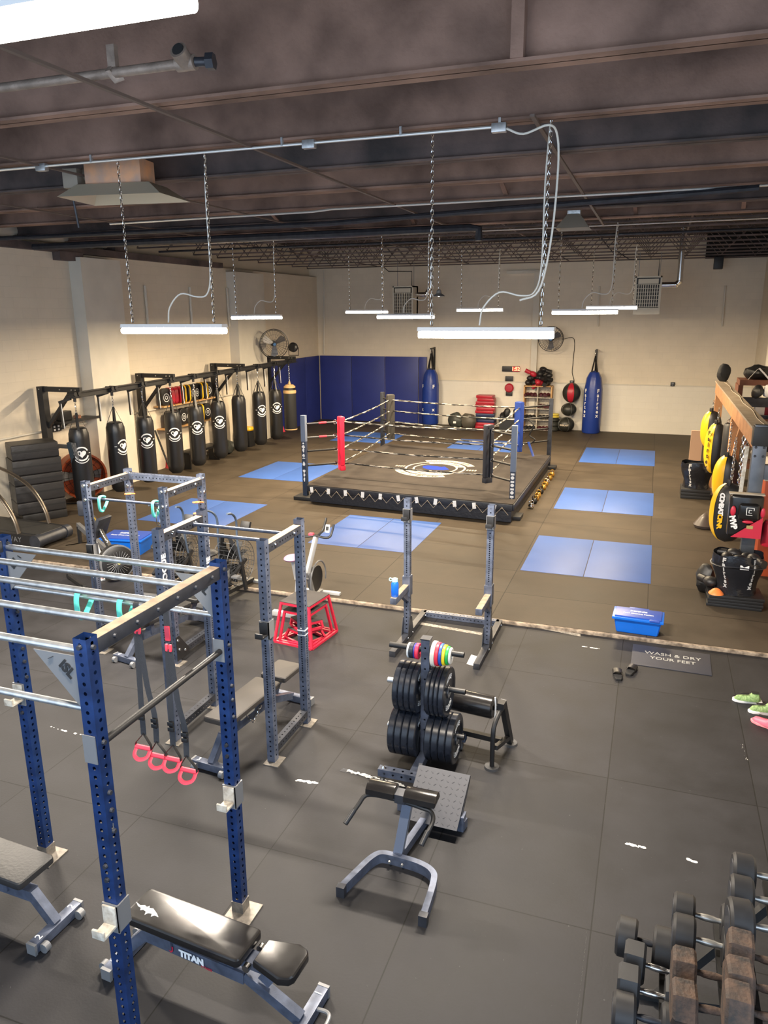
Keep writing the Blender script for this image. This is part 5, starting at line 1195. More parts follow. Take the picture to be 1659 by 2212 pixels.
for i, (m, r, h) in enumerate(((mb_m, .17, .16), (mb_m, .18, .16), (mb_m, .17, .13), (mat('yellow_ring', (.62, .5, .08), .4), .17, .07), (MATS['yellow_ring'], .16, .07))):
    z = FZ+[0, .165, .33, .465, .54][i]; single('medicine_ball' if i < 3 else 'rubber_ring', MB().lathe([(0, 0), (r*.8, 0), (r, h*.3), (r, h*.7), (r*.8, h), (0, h)], n=24), m, ('bottom flat black ball left of the big balls', 'second flat black ball left of the big balls', 'third flat black ball left of the big balls', 'lower yellow disc on the flat black balls', 'upper yellow disc on the flat black balls')[i], 'ball' if i < 3 else 'disc', (q.x, YB-.45, z), group='flat balls and discs in a pile by the back wall')
# things on the left wall
for px0, py0, px1, py1, l in ((230, 852, 266, 893, 'framed black and white picture on the left wall behind the second punching bag'), (537, 806, 553, 840, 'narrow black framed picture on the left wall behind the eighth punching bag')):
    a, b = onx(px0, (py0+py1)/2, XL+.03), onx(px1, (py0+py1)/2, XL+.03); za, zb = onx((px0+px1)/2, py0, XL+.03).z, onx((px0+px1)/2, py1, XL+.03).z
    T = thing('picture_frame', l, 'picture', (XL+.02, (a.y+b.y)/2, (za+zb)/2)); w, h = abs(b.y-a.y), za-zb
    build('frame', MB().box((0, 0, 0), (.03, w, h), bev=.004), M_BLACK if px0 > 300 else M_WHITE, T)
    build('print', MB().box((.0165, 0, 0), (.002, w*.84, h*.84)), mat('photo_print', (.01, .01, .01), .3, col2=(.35, .35, .33), vscale=7), T)
    if px0 > 300: build('mount', MB().box((.0155, 0, 0), (.002, w*.9, h*.9)), M_WTEXT, T)
a = onx(168, 906, XL+.2); T = thing('wall_shelf', 'small black wall shelf holding a radio behind the first punching bag', 'shelf', (XL+.18, a.y, a.z)); build('board', MB().box((0, 0, 0), (.34, 1.1, .05)), M_BLACK, T); build('bracket', MB().bar((-.15, -.4, -.2), (.1, -.4, -.03), .03, .03), M_BLACK, T)
single('radio', MB().box((0, 0, .1), (.18, .3, .2), None, .02), M_BLACK, 'black radio standing on the small wall shelf', 'radio', (XL+.15, a.y-.35, a.z+.026)); single('tape_roll', MB().lathe([(.04, 0), (.08, 0), (.08, .06), (.04, .06)], n=20, close=True), mat('brown_tape', (.35, .15, .08), .5), 'brown tape roll on the small wall shelf', 'tape', (XL+.15, a.y+.05, a.z+.026))
# pad racks: focus mitts and kick shields in a row
def mitt(x, y, z, kind, lab, grp):
    T = thing('focus_mitt', lab, 'focus mitt', (x, y, z), rnd.uniform(-12, 12), group=grp); m = {'b': M_BLACK, 'r': M_REDV, 'y': M_BLACK}[kind]
    c = MB(); c.prism(rr(-.16, -.22, .16, .22, .1, 5), -.05, .05, TM((0, 0, 0), (0, 1, 0), (0, 0, 1)), bev=.02)
    if kind == 'y' or kind == 'r':
        for v in c.b.verts: v.co = RZ(70) @ v.co
    build('pad', c, m, T)
    if kind == 'b':
        r_ = MB(); annulus(r_, (0, 0, 0), .09, .11); annulus(r_, (0, 0, 0), .03, .05)
        for v in r_.b.verts: v.co = V((.054, v.co.x, v.co.y-.02))
        build('target', r_, M_WTEXT, T, smooth=0)
    if kind == 'y':
        e = MB(); e.prism(rr(-.17, -.23, .17, .23, .1, 5), -.015, .02, TM((0, 0, 0), (0, 1, 0), (0, 0, 1)))
        for v in e.b.verts: v.co = RZ(70) @ v.co
        build('edge', e, M_YELLOW, T)
for (px0, py0, px1, py1, seq, rn) in ((355, 862, 455, 838, 'brrryybbyyb', 'upper'), (362, 912, 455, 883, 'bbbbbyb', 'lower')):
    A_, B_ = onx(px0, py0, XL+.25), onx(px1, py1, XL+.25)
    single('pad_shelf', MB().bb((-.16, -(B_.y-A_.y)/2-.15, -.03), (.16, (B_.y-A_.y)/2+.15, 0)), M_WOOD, f'{rn} wall shelf of punching pads behind the middle bags', 'shelf', (XL+.17, (A_.y+B_.y)/2, (A_.z+B_.z)/2-.22))
    zc = (A_.z+B_.z)/2
    for i, k in enumerate(seq):
        t = (i+.5)/len(seq); mitt(XL+.2, A_.y+(B_.y-A_.y)*t, zc+.003, k, {'b': 'black punch mitt with white rings', 'r': 'red punch mitt', 'y': 'yellow edged punch mitt'}[k]+f' on the {rn} pad shelf of the left wall', {'b': 'black', 'r': 'red', 'y': 'yellow edged'}[k]+f' mitts on the {rn} pad shelf')
q = onz(503, 962, .04); T = thing('equipment_box', 'black box with white marks on the floor by the left wall', 'box', (-11.7, q.y, FZ)); build('body', MB().box((0, 0, .25), (.36, .36, .5), bev=.02), M_BLACK, T); build('mark', MB().box((.0, -.185, .2), (.2, .006, .08)), M_WTEXT, T)
single('balance_disc', MB().lathe([(0, 0), (.2, 0), (.22, .04), (.2, .1), (0, .12)], n=28), M_YELLOW, 'yellow disc on top of the black box by the left wall', 'disc', (-11.7, q.y, FZ+.501))
for i, (px, py) in enumerate(((452, 972), (462, 978), (470, 974))): q = onz(px, py, .1); single('gear_bag', lump(MB(), (0, 0, .18), (.26, .26, .2), i), mat('gear_dark', (.02, .022, .018), .6), 'dark heap of gear on the floor behind the fifth punching bag', 'bag', (max(-11.7, q.x), q.y, FZ), group='dark gear heaps behind the bags')
q = onz(400, 1000, .04); T = thing('flat_bench', 'low black bench by the left wall behind the fourth punching bag', 'bench', (-11.5, q.y, FZ)); build('seat', MB().box((0, 0, .42), (.4, 1.6, .06), bev=.01), M_BLACK, T)
for s in (-1, 1): build('leg', MB().box((0, s*.7, .2), (.34, .04, .4)), M_BLACK, T)
q = onz(366, 1010, .04); single('floor_cone', MB().lathe([(0, .0), (.12, 0), (.1, .03), (.06, .26), (0, .27)], n=20), M_REDV, 'dark red lump on the floor between the third and fourth punching bags', 'cone', (q.x, q.y, FZ))
q = onz(608, 932, .04); single('floor_cone', MB().lathe([(0, 0), (.14, 0), (.12, .02), (.03, .3), (0, .3)], n=20), redf, 'small orange red cone on the floor left of the short tan punching bag', 'cone', (q.x, q.y, FZ))
single('leaning_pole', MB().cyl(onx(335, 930, -11.9), onx(364, 1005, -11.4), .025, n=8), M_BLACK, 'thin black pole leaning against the left wall beside the third punching bag', 'pole')
# orange drum fan by the left wall
q = onx(176, 1068, -11.75); fy = onx(176, 1040, -11.75).y
T = thing('drum_fan', 'large orange drum fan standing by the left wall behind the first bag', 'fan', (-11.72, fy, FZ))
om = mat('orange_paint', (.42, .075, .015), .45); A = TR(0, 0, .55) @ RZ(-35) @ RY(90)
d = MB(); d.lathe([(.50, -.18), (.5, .18), (.46, .18), (.46, -.18)], A, n=40, close=True); d.lathe([(.0, -.17), (.46, -.17), (.46, -.16), (0, -.16)], A, n=40); build('drum', d, om, T)
g = MB()
for r_ in (.12, .22, .32, .42): g.tube([A @ V((r_*cos(a), r_*sin(a), .19)) for a in [2*pi*k/28 for k in range(28)]], .005, n=4, closed=True)
for k in range(16): a = 2*pi*k/16; g.tube([A @ V((.05*cos(a), .05*sin(a), .2)), A @ V((.49*cos(a), .49*sin(a), .185))], .004, n=4)
build('grille', g, M_BLACK, T); build('stand', MB().tube([(-.1, -.5, .5), (-.1, -.52, .02), (.2, -.4, .02), (.2, .4, .02), (-.1, .5, .02), (-.1, .5, .5)], .02, n=8), M_BLACK, T)
bl = MB()
for k in range(4): bl.prism([(.05, -.05), (.4, -.12), (.42, .1), (.05, .05)], -.005, .005, A @ MX.Rotation(pi/2*k, 4, 'Z') @ RX(20))
build('blades', bl, M_GREY, T); 
# black speaker and bar under the roof at the right
q = ony(1552, 568, 25.8); T = thing('loudspeaker', 'small black loudspeaker hung under the roof at the far right corner', 'speaker', (q.x, 25.8, q.z)); build('cabinet', MB().box((0, 0, 0), (.26, .26, .36), bev=.02), M_BLACK, T); build('arm', MB().bar((0, .1, .2), (.7, .2, .23), .03, .03).bar((0, .1, .2), (0, .2, .42), .03, .03), M_BLACK, T)
# ================================================================== cardio and boxes
# ---- red plyo boxes, nested
def plyo(x, y, z, rz, B, Tp, H, lab, tilt=None):
    T = thing('plyo_box', lab, 'plyo box', (x, y, z), rz, group='red steel plyo boxes nested together')
    if tilt: T.rotation_euler = (R(tilt[0]), R(tilt[1]), R(rz))
    bx, by, tx, ty = B[0]/2, B[1]/2, Tp[0]/2, Tp[1]/2; w = .028
    C4 = [(-1, -1), (1, -1), (1, 1), (-1, 1)]
    f = MB()
    for k in range(4):
        a, b = C4[k], C4[(k+1) % 4]
        f.bar((a[0]*bx, a[1]*by, w/2), (b[0]*bx, b[1]*by, w/2), w, w); f.bar((a[0]*tx, a[1]*ty, H-w/2-.01), (b[0]*tx, b[1]*ty, H-w/2-.01), w, w*1.3)
    build('frame', f, M_RED, T)
    for a in C4: build('leg', MB().bar((a[0]*bx, a[1]*by, w/2), (a[0]*tx, a[1]*ty, H-w/2), w, w, up=(1, 0, 0)), M_RED, T)
    build('top', MB().bb((-tx-.015, -ty-.015, H-.01), (tx+.015, ty+.015, H), .003), mat('grip_top', (.045, .04, .038), .8), T)
plyo(-3.93, 8.02, 0, -7, (.55, .62), (.4, .46), .54, 'tall red plyo box that covers the smaller ones, beside the squat stand')
plyo(-3.93, 8.02, 0, -7, (.46, .52), (.35, .40), .42, 'middle red plyo box nested inside the tall one')
plyo(-3.93, 7.98, 0, -25, (.36, .36), (.27, .27), .15, 'small red plyo box lying inside the taller ones, lower of two')
plyo(-3.91, 8.0, .152, -38, (.3, .3), (.27, .27), .12, 'small red plyo box with dark top, upper of two inside the taller ones')
# ---- spin bike
T = thing('spin_bike', 'white and grey spin bike with curved black handlebars behind the red plyo boxes', 'exercise bike', (-4.35, 8.95, 0))
lg = mat('bike_silver', (.55, .56, .56), .35, .4)
build('base_bar', MB().box((-.02, -.42, .04), (.6, .07, .07), bev=.005), M_GREY if False else lg, T); build('base_bar', MB().box((.02, .48, .04), (.56, .07, .07), bev=.005), lg, T)
build('frame', MB().bar((0, -.42, .07), (0, .48, .07), .06, .06).bar((0, .2, .1), (.02, .0, .5), .05, .07).bar((0, -.35, .1), (-.03, -.2, .55), .05, .06).bar((-.03, -.2, .55), (.02, .05, .45), .05, .06), M_GREY, T)
build('stem', MB().bar((.0, -.02, .42), (.07, .2, .98), .05, .07, bev=.01), lg, T)
build('flywheel', MB().lathe([(0, -.01), (.15, -.01), (.19, -.03), (.19, .03), (.15, .01), (0, .01)], TR(.0, .28, .33) @ RY(90), n=36), M_BLACK, T)
build('guard', MB().tube([(.05, .28+.26*cos(a), .33+.26*sin(a)) for a in [pi*(-.1+1.2*k/12) for k in range(13)]], .012, n=6), M_GREY, T)
s_ = build('seat_post', MB().bar((-.03, -.25, .5), (-.05, -.3, .78), .04, .05), lg, T); build('seat', MB().ball((-.05, -.32, .82), .12, 16, (.9, 1.15, .35)), mat('seat_pink', (.35, .2, .3), .6), T)
h = MB(); h.tube([(-.14, .26, 1.18), (-.17, .24, 1.05), (-.15, .2, .99), (-.06, .17, .98), (.07, .19, 1.0), (.2, .17, .99), (.28, .2, 1.0), (.3, .25, 1.08), (.31, .28, 1.16)], .017, n=8, smooth=4); h.tube([(.1, .2, 1.0), (.14, .28, 1.06), (.16, .34, 1.18), (.16, .36, 1.22)], .016, n=8, smooth=4)
build('handlebar', h, M_BLACK, T); build('console', MB().box((.03, .32, 1.14), (.07, .02, .12), RX(-20), bev=.006), M_WTEXT, T); build('screen', MB().box((.03, .307, 1.14), (.045, .004, .06), RX(-20)), M_BLACK, T)
build('clamp', MB().box((.0, .2, 1.01), (.07, .06, .04), bev=.01), redf, T)
# ---- air bikes
def airbike(x, y, rz, lab):
    T = thing('air_bike', lab, 'exercise bike', (x, y, 0), rz, group='black fan bikes behind the power racks')
    A = TR(0, .1, .5) @ RY(90); r = .34; g = MB()
    for z in (-.13, .13):
        for rr_ in (r, r*.75, r*.5, r*.25): g.tube([A @ V((rr_*cos(a), rr_*sin(a), z if rr_ == r else z*1.15)) for a in [2*pi*k/30 for k in range(30)]], .006 if rr_ == r else .0035, n=4, closed=True)
    for k in range(32):
        a = 2*pi*k/32; g.tube([A @ V((.03*cos(a), .03*sin(a), .16)), A @ V((r*cos(a), r*sin(a), .13)), A @ V((r*cos(a), r*sin(a), -.13)), A @ V((.03*cos(a), .03*sin(a), -.16))], .003, n=4)
    build('fan_cage', g, mat('cage_grey', (.07, .075, .085), .4, .4), T)
    bl = MB()
    for k in range(10): bl.box((r*.55, 0, 0), (r*.75, .005, .1), A @ MX.Rotation(2*pi*k/10, 4, 'Z'))
    build('fan', bl, M_BLACK, T)
    fr = MB(); fr.bar((0, -.55, .08), (0, .55, .08), .06, .06).bar((-.09, .1, .1), (-.09, .02, .8), .04, .05).bar((.2, .1, .1), (.2, .02, .55), .04, .05)
    fr.bar((0, -.3, .1), (0, -.38, .6), .06, .06).bar((.19, -.35, .3), (.19, .15, .55), .04, .04).bar((-.19, -.35, .3), (-.19, .15, .55), .04, .04).bar((-.19, .05, .55), (-.05, -.05, .95), .05, .05).bar((.19, .05, .55), (.05, -.05, .95), .05, .05)
    build('frame', fr, M_BLACK, T)
    build('foot_bar', MB().box((0, .55, .04), (.6, .07, .07), bev=.005), M_GREY, T); build('foot_bar', MB().box((0, -.55, .04), (.56, .07, .07), bev=.005), M_GREY, T)
    for s in (-1, 1):
        build('handle_arm', MB().tube([(s*.2, .05, .4), (s*.17, .0, .85), (s*.17, .0, 1.15), (s*.19, -.1, 1.28), (s*.22, -.26, 1.33)], .016, n=8, smooth=4), mat('steel_blue_tube', (.09, .12, .17), .35, .4), T)
        build('pedal', MB().box((s*.26, -.2, .3+s*.1), (.1, .1, .03), bev=.006), M_GREY, T)
    build('console', MB().box((0, .0, 1.05), (.16, .05, .14), RX(-25), bev=.01), M_BLACK, T)
    build('seat', MB().ball((0, -.42, .78), .13, 16, (.9, 1.1, .35)), M_VINYLM, T); build('seat_post', MB().cyl((0, -.38, .5), (0, -.42, .76), .025, n=10), M_GREY, T)
airbike(-5.6, 8.98, -6, 'black fan bike standing behind the black rack, nearer the spin bike')
airbike(-6.55, 9.05, 4, 'black fan bike standing behind the far rack, nearer the rower')
# ---- rower
T = thing('rowing_machine', 'black and grey rowing machine seen through the furthest power rack', 'rowing machine', (-7.62, 9.0, 0), 0)
A = TR(0, 0, .3) @ RZ(-28) @ RY(90)
build('flywheel', MB().lathe([(0, .08), (.05, .09), (.2, .09), (.26, .06), (.27, 0), (.26, -.1), (0, -.1)], A, n=40), M_BLACK, T)
g = MB(); g.lathe([(.255, .065), (.275, .065), (.275, .02), (.255, .02)], A, n=40, close=True); build('rim', g, M_GREY, T)
g = MB()
for k in range(24): g.tube([A @ V((.03*cos(2*pi*k/24), .03*sin(2*pi*k/24), .1)), A @ V((.19*cos(2*pi*k/24+.4), .19*sin(2*pi*k/24+.4), .098))], .003, n=4)
build('grille', g, M_GREY, T); build('hub', MB().lathe([(0, .115), (.02, .112), (.025, .1)], A, n=14), mat('hub_gold', (.6, .55, .25), .4), T)
a0, a1 = V((-.08, .0, .5)), V((-.48, .12, .96))
build('arm', MB().bar(a0, a1, .045, .075, up=(0, 1, 0)), M_BLACK, T)
tx = MB(); d = (a0-a1).normalized(); text(tx, 'concept2', .085, TM(a0.lerp(a1, .42)+V((.022, -.03, .018)), d, (.75, -.1, .62)), bold=.001); build('brand_text', tx, M_WTEXT, T)
tx = MB(); text(tx, 'C', .1, TM(a0.lerp(a1, .88)+V((.022, -.03, .018)), d, (.75, -.1, .62)), bold=.004); build('brand_mark', tx, M_YELLOW, T)
build('brace', MB().cyl((-.15, -.12, .35), (-.42, -.0, .8), .018, n=10), lg, T)
build('monitor', MB().box((-.42, -.04, 1.16), (.17, .05, .24), RZ(15), bev=.03), M_STEEL, T); build('monitor_arm', MB().bar((-.48, .12, .96), (-.42, -.02, 1.14), .03, .03), M_BLACK, T)
build('foot_plates', MB().box((-.62, .1, .6), (.06, .3, .36), RY(25), bev=.01), M_STEEL, T)
build('rail', MB().bar((-.2, .15, .36), (-1.9, 1.35, .36), .06, .09), M_GREY, T)
build('front_foot', MB().bar((-.75, -.22, .05), (-.25, -.5, .05), .04, .05), M_BLACK, T)
for p in ((-.78, -.2), (-.22, -.52)): build('wheel', MB().cyl((p[0], p[1]-.02, .045), (p[0]+.02, p[1]+.03, .045), .045, n=16), M_BLACK, T)
build('rear_leg', MB().bar((-1.85, 1.3, .35), (-1.85, 1.3, .02), .05, .05).bar((-2.0, 1.1, .02), (-1.7, 1.5, .02), .05, .04), M_BLACK, T)
# ---- second blue tub behind the rower
T = thing('foot_wash_tub', 'blue plastic tub with white lettering standing behind the rower', 'tub', (-8.35, 10.2, FZ), 10)
b = MB(); b._new([(-.32, -.2, 0), (.32, -.2, 0), (.32, .2, 0), (-.32, .2, 0), (-.37, -.26, .26), (.37, -.26, .26), (.37, .26, .26), (-.37, .26, .26)], [(3, 2, 1, 0), (0, 1, 5, 4), (1, 2, 6, 5), (2, 3, 7, 6), (3, 0, 4, 7), (4, 5, 6, 7)]); build('body', b, tubm, T)
build('rim', MB().bb((-.4, -.28, .25), (.4, .28, .28), .01), tubm, T); build('lid', MB().bb((-.37, -.24, .28), (.37, .24, .3), .006), tubl, T)
tx = MB(); text(tx, 'DEFENSE', .08, TM((0, .06, .302), (1, 0, 0), (0, 1, 0)), bold=.002); text(tx, 'Foot Cleaning Station', .06, TM((0, -.06, .302), (1, 0, 0), (0, 1, 0))); build('lid_text', tx, M_WTEXT, T)
# ---- treadmill
T = thing('treadmill', 'large black curved-rail treadmill at the left edge in front of the padded boxes', 'treadmill', (-9.85, 9.7, 0))
build('belt', MB().prism([(0, .22), (-.05, .3), (-2.4, .33), (-2.5, .2), (-2.4, .12), (-.1, .12)], .1, .68, TM((0, 0, 0), (1, 0, 0), (0, 0, 1)) @ MX.Diagonal((1, 1, -1, 1))), mat('tread_rubber', (.02, .02, .02), .6, bump=.3, bscale=10), T)
for s, y in ((0, .05), (1, .73)):
    sb = build('side_cover', MB().prism([(-.12, .08), (.0, .12), (.02, .2), (-.08, .29), (-2.4, .34), (-2.6, .1)], -.05, .05, TM((0, y, 0), (1, 0, 0), (0, 0, 1))), M_BLACK, T)
    build('end_cap', MB().cyl((-.05, y-.06, .19), (-.05, y+.06, .19), .12, n=24), M_STEEL, sb)
build('roller', MB().cyl((-.05, .1, .19), (-.05, .68, .19), .105, n=20), M_STEEL, T)
for y in (.03, .75): build('handrail', MB().tube([(-.42, y, .3), (-.5, y, .6), (-.75, y, .95), (-1.15, y, 1.18), (-1.6, y, 1.32)], .035, n=10, smooth=5, flat=(.025, .045)), mat('rail_steel', (.14, .12, .1), .3, .8), T)
build('console', MB().box((-1.75, .4, 1.36), (.16, .9, .12), bev=.03), M_BLACK, T)
tx = MB(); text(tx, 'WOODWAY', .13, TM((-.75, -.005, .2), (1, 0, 0), (0, 0, 1)), spacing=1.15); build('brand_text', tx, M_GREY, T)
# ---- stack of soft boxes
u, v_ = V((.5, .866, 0)), V((-.82, .57, 0)).normalized(); P0 = V((-11.5, 10.95, 0)); zt = ony(16, 971, 10.95).z
softm = mat('soft_box_vinyl', (.022, .021, .022), .42, bump=.5, bscale=5)
hs = [.24, .34, .2, .3]; z0 = .2; hs.append(max(.3, zt-z0-sum(hs)))
single('folded_mat', MB().box((0, 0, .08), (.85, .7, .16), None, .02), M_BLACK, 'folded black mat under the stack of padded boxes by the left wall', 'mat', tuple(P0+u*.46+v_*.31+V((0, 0, FZ))), 60)
for i, h in enumerate(hs):
    k = 0 if i < 4 else -.04; A = MX(((u.x, v_.x, 0, 0), (u.y, v_.y, 0, 0), (0, 0, 1, 0), (0, 0, 0, 1)))
    c = P0+u*.46+v_*.33
    b = MB(); b.box((0, 0, h/2), (.92+k, .66+k, h-.004), A, bev=.025, seg=3)
    T = thing('padded_box', ['bottom', 'second', 'third', 'fourth', 'topmost and tallest'][i]+' black padded jump box in the stack by the left wall', 'plyo box', (c.x, c.y, z0+.0), group='black padded boxes stacked by the left wall'); build('body', b, softm, T)
    build('strap', MB().box((0, -.33, h*.55), (.9, .006, .03), A), M_BLACK, T); z0 += h
# ================================================================== right hand side
tanwood = mat('rough_wood', (.34, .15, .06), .7, col2=(.52, .26, .11), vscale=3, bump=.2, bscale=30)
dkwood = mat('dark_wood', (.13, .045, .025), .6, col2=(.2, .08, .045), vscale=4)
T = thing('bag_beam', 'rough wooden beam on posts with a dark steel end post, carrying the yellow bags', 'wooden frame', (0, 0, 0))
BX = 1.42
build('beam', MB().bb((BX-.09, 11.25, 2.2), (BX+.09, 18.7, 2.45), .004), tanwood, T)
bt = build('top_board', MB().bb((BX-.11, 11.25, 2.45), (BX+.13, 14.3, 2.48)).bb((BX-.11, 14.31, 2.45), (BX+.13, 18.7, 2.48)), mat('weathered_board', (.3, .23, .16), .8, col2=(.4, .32, .23), vscale=6), T)
build('wire', MB().tube([(BX+.06+.02*sin(y*3), y, 2.488) for y in [11.3+.4*k for k in range(18)]], .006, n=5), cream_p, bt)
build('wood_post', MB().bb((BX-.1, 14.2, FZ), (BX+.08, 14.36, 2.2)), tanwood, T); build('wood_post', MB().bb((BX-.08, 18.5, FZ), (BX+.08, 18.64, 2.2)), tanwood, T)
build('wood_brace', MB().bar((BX-.0, 13.4, 2.2), (BX-.02, 14.2, 1.4), .09, .07), tanwood, T)
sp_ = build('steel_post', MB().bb((BX-.085, 11.1, FZ), (BX+.085, 11.24, 2.52), .005), mat('raw_steel', (.09, .1, .115), .4, .7, col2=(.15, .16, .18), vscale=4), T)
bm_ = MB()
for x in (-.05, .05):
    for z in (2.22, 2.1): bolt(bm_, (BX+x, 11.1, z), (0, -1, 0), .018, .012)
build('bolt', bm_, M_STEEL, sp_); build('side_arm', MB().bb((BX+.08, 11.12, 1.78), (2.9, 11.22, 1.98)), MATS['raw_steel'], T)
build('cap', MB().bb((BX-.1, 11.08, 2.24), (BX+.1, 11.26, 2.5), .004), M_BLACK, sp_)
# chains and yellow bags
def yellowpad(x, y, z, w, h, th, lab, rz, txt=1.25, col=M_YELLOW, band=True):
    T = thing('strike_shield', lab, 'punching bag', (x, y, z), rz, group='yellow and black hanging shields on the wooden beam')
    n = 28; prof = []
    def fn(u, v):
        a = 2*pi*u; t = -1+2*v; r = sqrt(max(0, 1-abs(t)**2.4))
        return (w/2*r*cos(a), th/2*r*sin(a)*(.9), h/2*t)
    b = MB(); b.grid(fn, n, 22, closeu=True); build('body', b, M_BLACK, T)
    e = MB()
    def fe(u, v):
        t = -.96+1.92*v; r = sqrt(max(0, 1-abs(t)**2.4)); a = -pi/2+(-.1+u*txt); return ((w/2*r+.004)*cos(a-.9), (th/2*r*.9+.004)*sin(a-.9), (h/2+.003)*t)
    e.grid(fe, 14, 22); build('yellow_panel', e, col, T)
    st = MB(); chain(st, (0, 0, h/2-.02), (-x+BX-.0 if not rz else 0, 0, max(.1, 2.22-z)), .06, .007, .018); build('chain', st, M_CHROME, T)
    build('buckle', MB().box((0, -.05, h/2+.0), (.06, .05, .1), bev=.01), M_BLACK, T)
    return T
q = ony(1572, 1107, 11.95)
T = yellowpad(q.x, 11.95, q.z, .55, .92, .42, 'large yellow and black shield lettered along its edge, hanging nearest the camera', -35, .55)
for word, k0, wm in (('COMBAT', 0, M_WTEXT), ('CRNR', 6, M_YELLOW)):
  tx = MB()
  for i, ch in enumerate(word, k0):
    t = .62-i*.115; r = sqrt(max(0, 1-abs(t)**2.4)); text(tx, ch, .1, TM((.0-.1*(1-r), -(.19*r+.012), t*.46), (.1, 0, -1), (1, 0, .1)), bold=.006)
  build('lettering', tx, wm, T)
q = onx(1545, 1008, 1.25); yellowpad(1.28, 13.6, 1.25, .45, .85, .4, 'plain yellow shield with black edge hanging second from the camera', -35)
T = yellowpad(1.22, 15.6, 1.45, .42, 1.0, .4, 'tall yellow shield with dark vertical lettering, hanging behind the wooden post', -40)
tx = MB()
for i, ch in enumerate('Fairtex'): text(tx, ch, .12, TM((-.02, -.2, .3-.11*i), (1, -.2, 0), (0, 0, 1)), bold=.004)
build('lettering', tx, M_BLACK, T)
yellowpad(1.2, 16.9, 1.62, .42, .8, .4, 'yellow and black shield hanging furthest from the camera', -40)
T = thing('heavy_bag', 'dark grey leather bag on crossed chains under the wooden beam', 'punching bag', (BX+.02, 15.0, 1.35)); build('body', MB().lathe([(0, 0), (.15, .02), (.17, .06), (.17, .62), (.15, .66), (0, .66)], n=28), MATS['bag_grey'], T)
c = MB()
for s in (-1, 1): chain(c, (s*.14, 0, .64), (0, 0, .86), .06, .006, .016)
build('chain', c, M_CHROME, T)
T = thing('long_chain', 'loose steel chain hanging off the wooden beam behind the steel post', 'chain', (BX-.05, 12.5, 1.3)); c = MB(); chain(c, (0, 0, 0), (0, .1, .9), .08, .009, .022); chain(c, (0, 0, 0), (.02, -.3, .9), .08, .009, .022); build('links', c, M_CHROME, T)
single('batting_stick', MB().bar((0, 0, 0), (.02, .0, .75), .05, .02), mat('printed_stick', (.45, .4, .32), .6, col2=(.75, .75, .72), vscale=20), 'pale printed board hanging beside the steel post', 'board', (BX-.12, 11.6, 1.4))
# body shield on the steel post
T = thing('body_shield', 'black and red body shield hanging on the front of the steel post', 'body protector', (1.32, 10.98, 1.3))
b = MB(); b.box((0, 0, 0), (.42, .16, .58), None, .04, 3)
for v in b.b.verts:
    if v.co.y < 0: v.co.y -= .05*(1-(v.co.x/.21)**2)*(.6 if v.co.z < 0 else 1)
build('body', b, M_VINYL, T)
build('chest_block', MB().box((.03, -.13, .08), (.26, .08, .22), None, .035, 3), M_VINYL, T); build('top_edge', MB().bb((-.22, -.02, .285), (.22, .09, .3)), cream_p, T)
g = MB(); g.prism([(-.16, -.285), (.21, -.285), (.21, .02), (.19, .0)], -.003, .008, TM((0, -.128, 0), (1, 0, 0), (0, 0, 1))); build('red_panel', g, M_RED, T)
for x, z, sx, sz in ((-.165, .08, .035, .07), (.2, .08, .03, .07), (.03, -.06, .07, .022)): build('red_spot', MB().ball((x, -.135, z), 1, 14, (sx, .018, sz)), M_RED, T)
tx = MB()
for a, b_ in (((-.045, .055), (.045, .055)), ((-.045, -.045), (.03, -.045)), ((-.045, -.045), (-.045, .055)), ((.045, .055), (.045, .02)), ((-.015, .025), (.02, .025)), ((-.015, -.015), (.02, -.015)), ((-.015, -.015), (-.015, .025))): tx.bar((.04+a[0], -.174, .09+a[1]), (.04+b_[0], -.174, .09+b_[1]), .008, .004)
build('emblem', tx, M_WTEXT, T); build('label_patch', MB().box((.06, -.137, -.13), (.08, .006, .045)), mat('gold_label', (.4, .32, .12), .5), T)
tx = MB(); text(tx, 'MVP', .1, TM((-.15, -.13, -.08), (.25, 0, -1), (1, 0, .25)), bold=.006); build('brand_text', tx, M_WTEXT, T)
# black mats and glove bag at the foot of the post
for i in range(4): single('gym_mat', MB().bb((-.35, -.22, 0), (.35, .25, .042), .006), M_BLACK, ['bottom', 'second', 'third', 'top'][i]+' folded black mat in the stack under the glove bag by the steel post', 'mat', (1.29+.01*(i % 2), 10.9, FZ+i*.0425), 1.5*(i-1), group='black mats stacked at the foot of the steel post')
single('marker_cone', MB().lathe([(.1, 0), (.095, .012), (.05, .06), (.02, .075), (0, .076)], n=28), orange, 'orange saucer cone on the near corner of the black mat stack', 'cone', (1.05, 10.75, FZ+.1705))
T = thing('glove_bag', 'glossy black open bag full of gloves standing on the mat stack', 'bag', (1.30, 10.93, FZ+.171))
def bag_fn(u, v):
    a = 2*pi*u; r = .26+.05*v-.02*sin(v*pi*2)+.012*sin(7*a+5*v); return (r*cos(a)*1.02, r*.8*sin(a), .56*v+.02*sin(3*a)*v)
b = MB(); b.grid(bag_fn, 40, 16, closeu=True); build('body', b, mat('gloss_black', (.012, .013, .017), .16, bump=.5, bscale=9), T)
def bagfit(tx):
    for v in tx.b.verts:
        a = atan2(v.co.y, v.co.x); q = bag_fn((a/(2*pi)) % 1, max(0, min(1, v.co.z/.56))); v.co.x = q[0]*1.03; v.co.y = q[1]*1.03
tr_ = MB(); tr_.tube([V(bag_fn(k/24, .72))*1.02 for k in range(24)], .02, n=6, closed=True, flat=(.025, .008)); build('band', tr_, M_STEEL, T)
build('inner', MB().lathe([(0, .4), (.26, .4)], n=24), M_BLACKM, T)
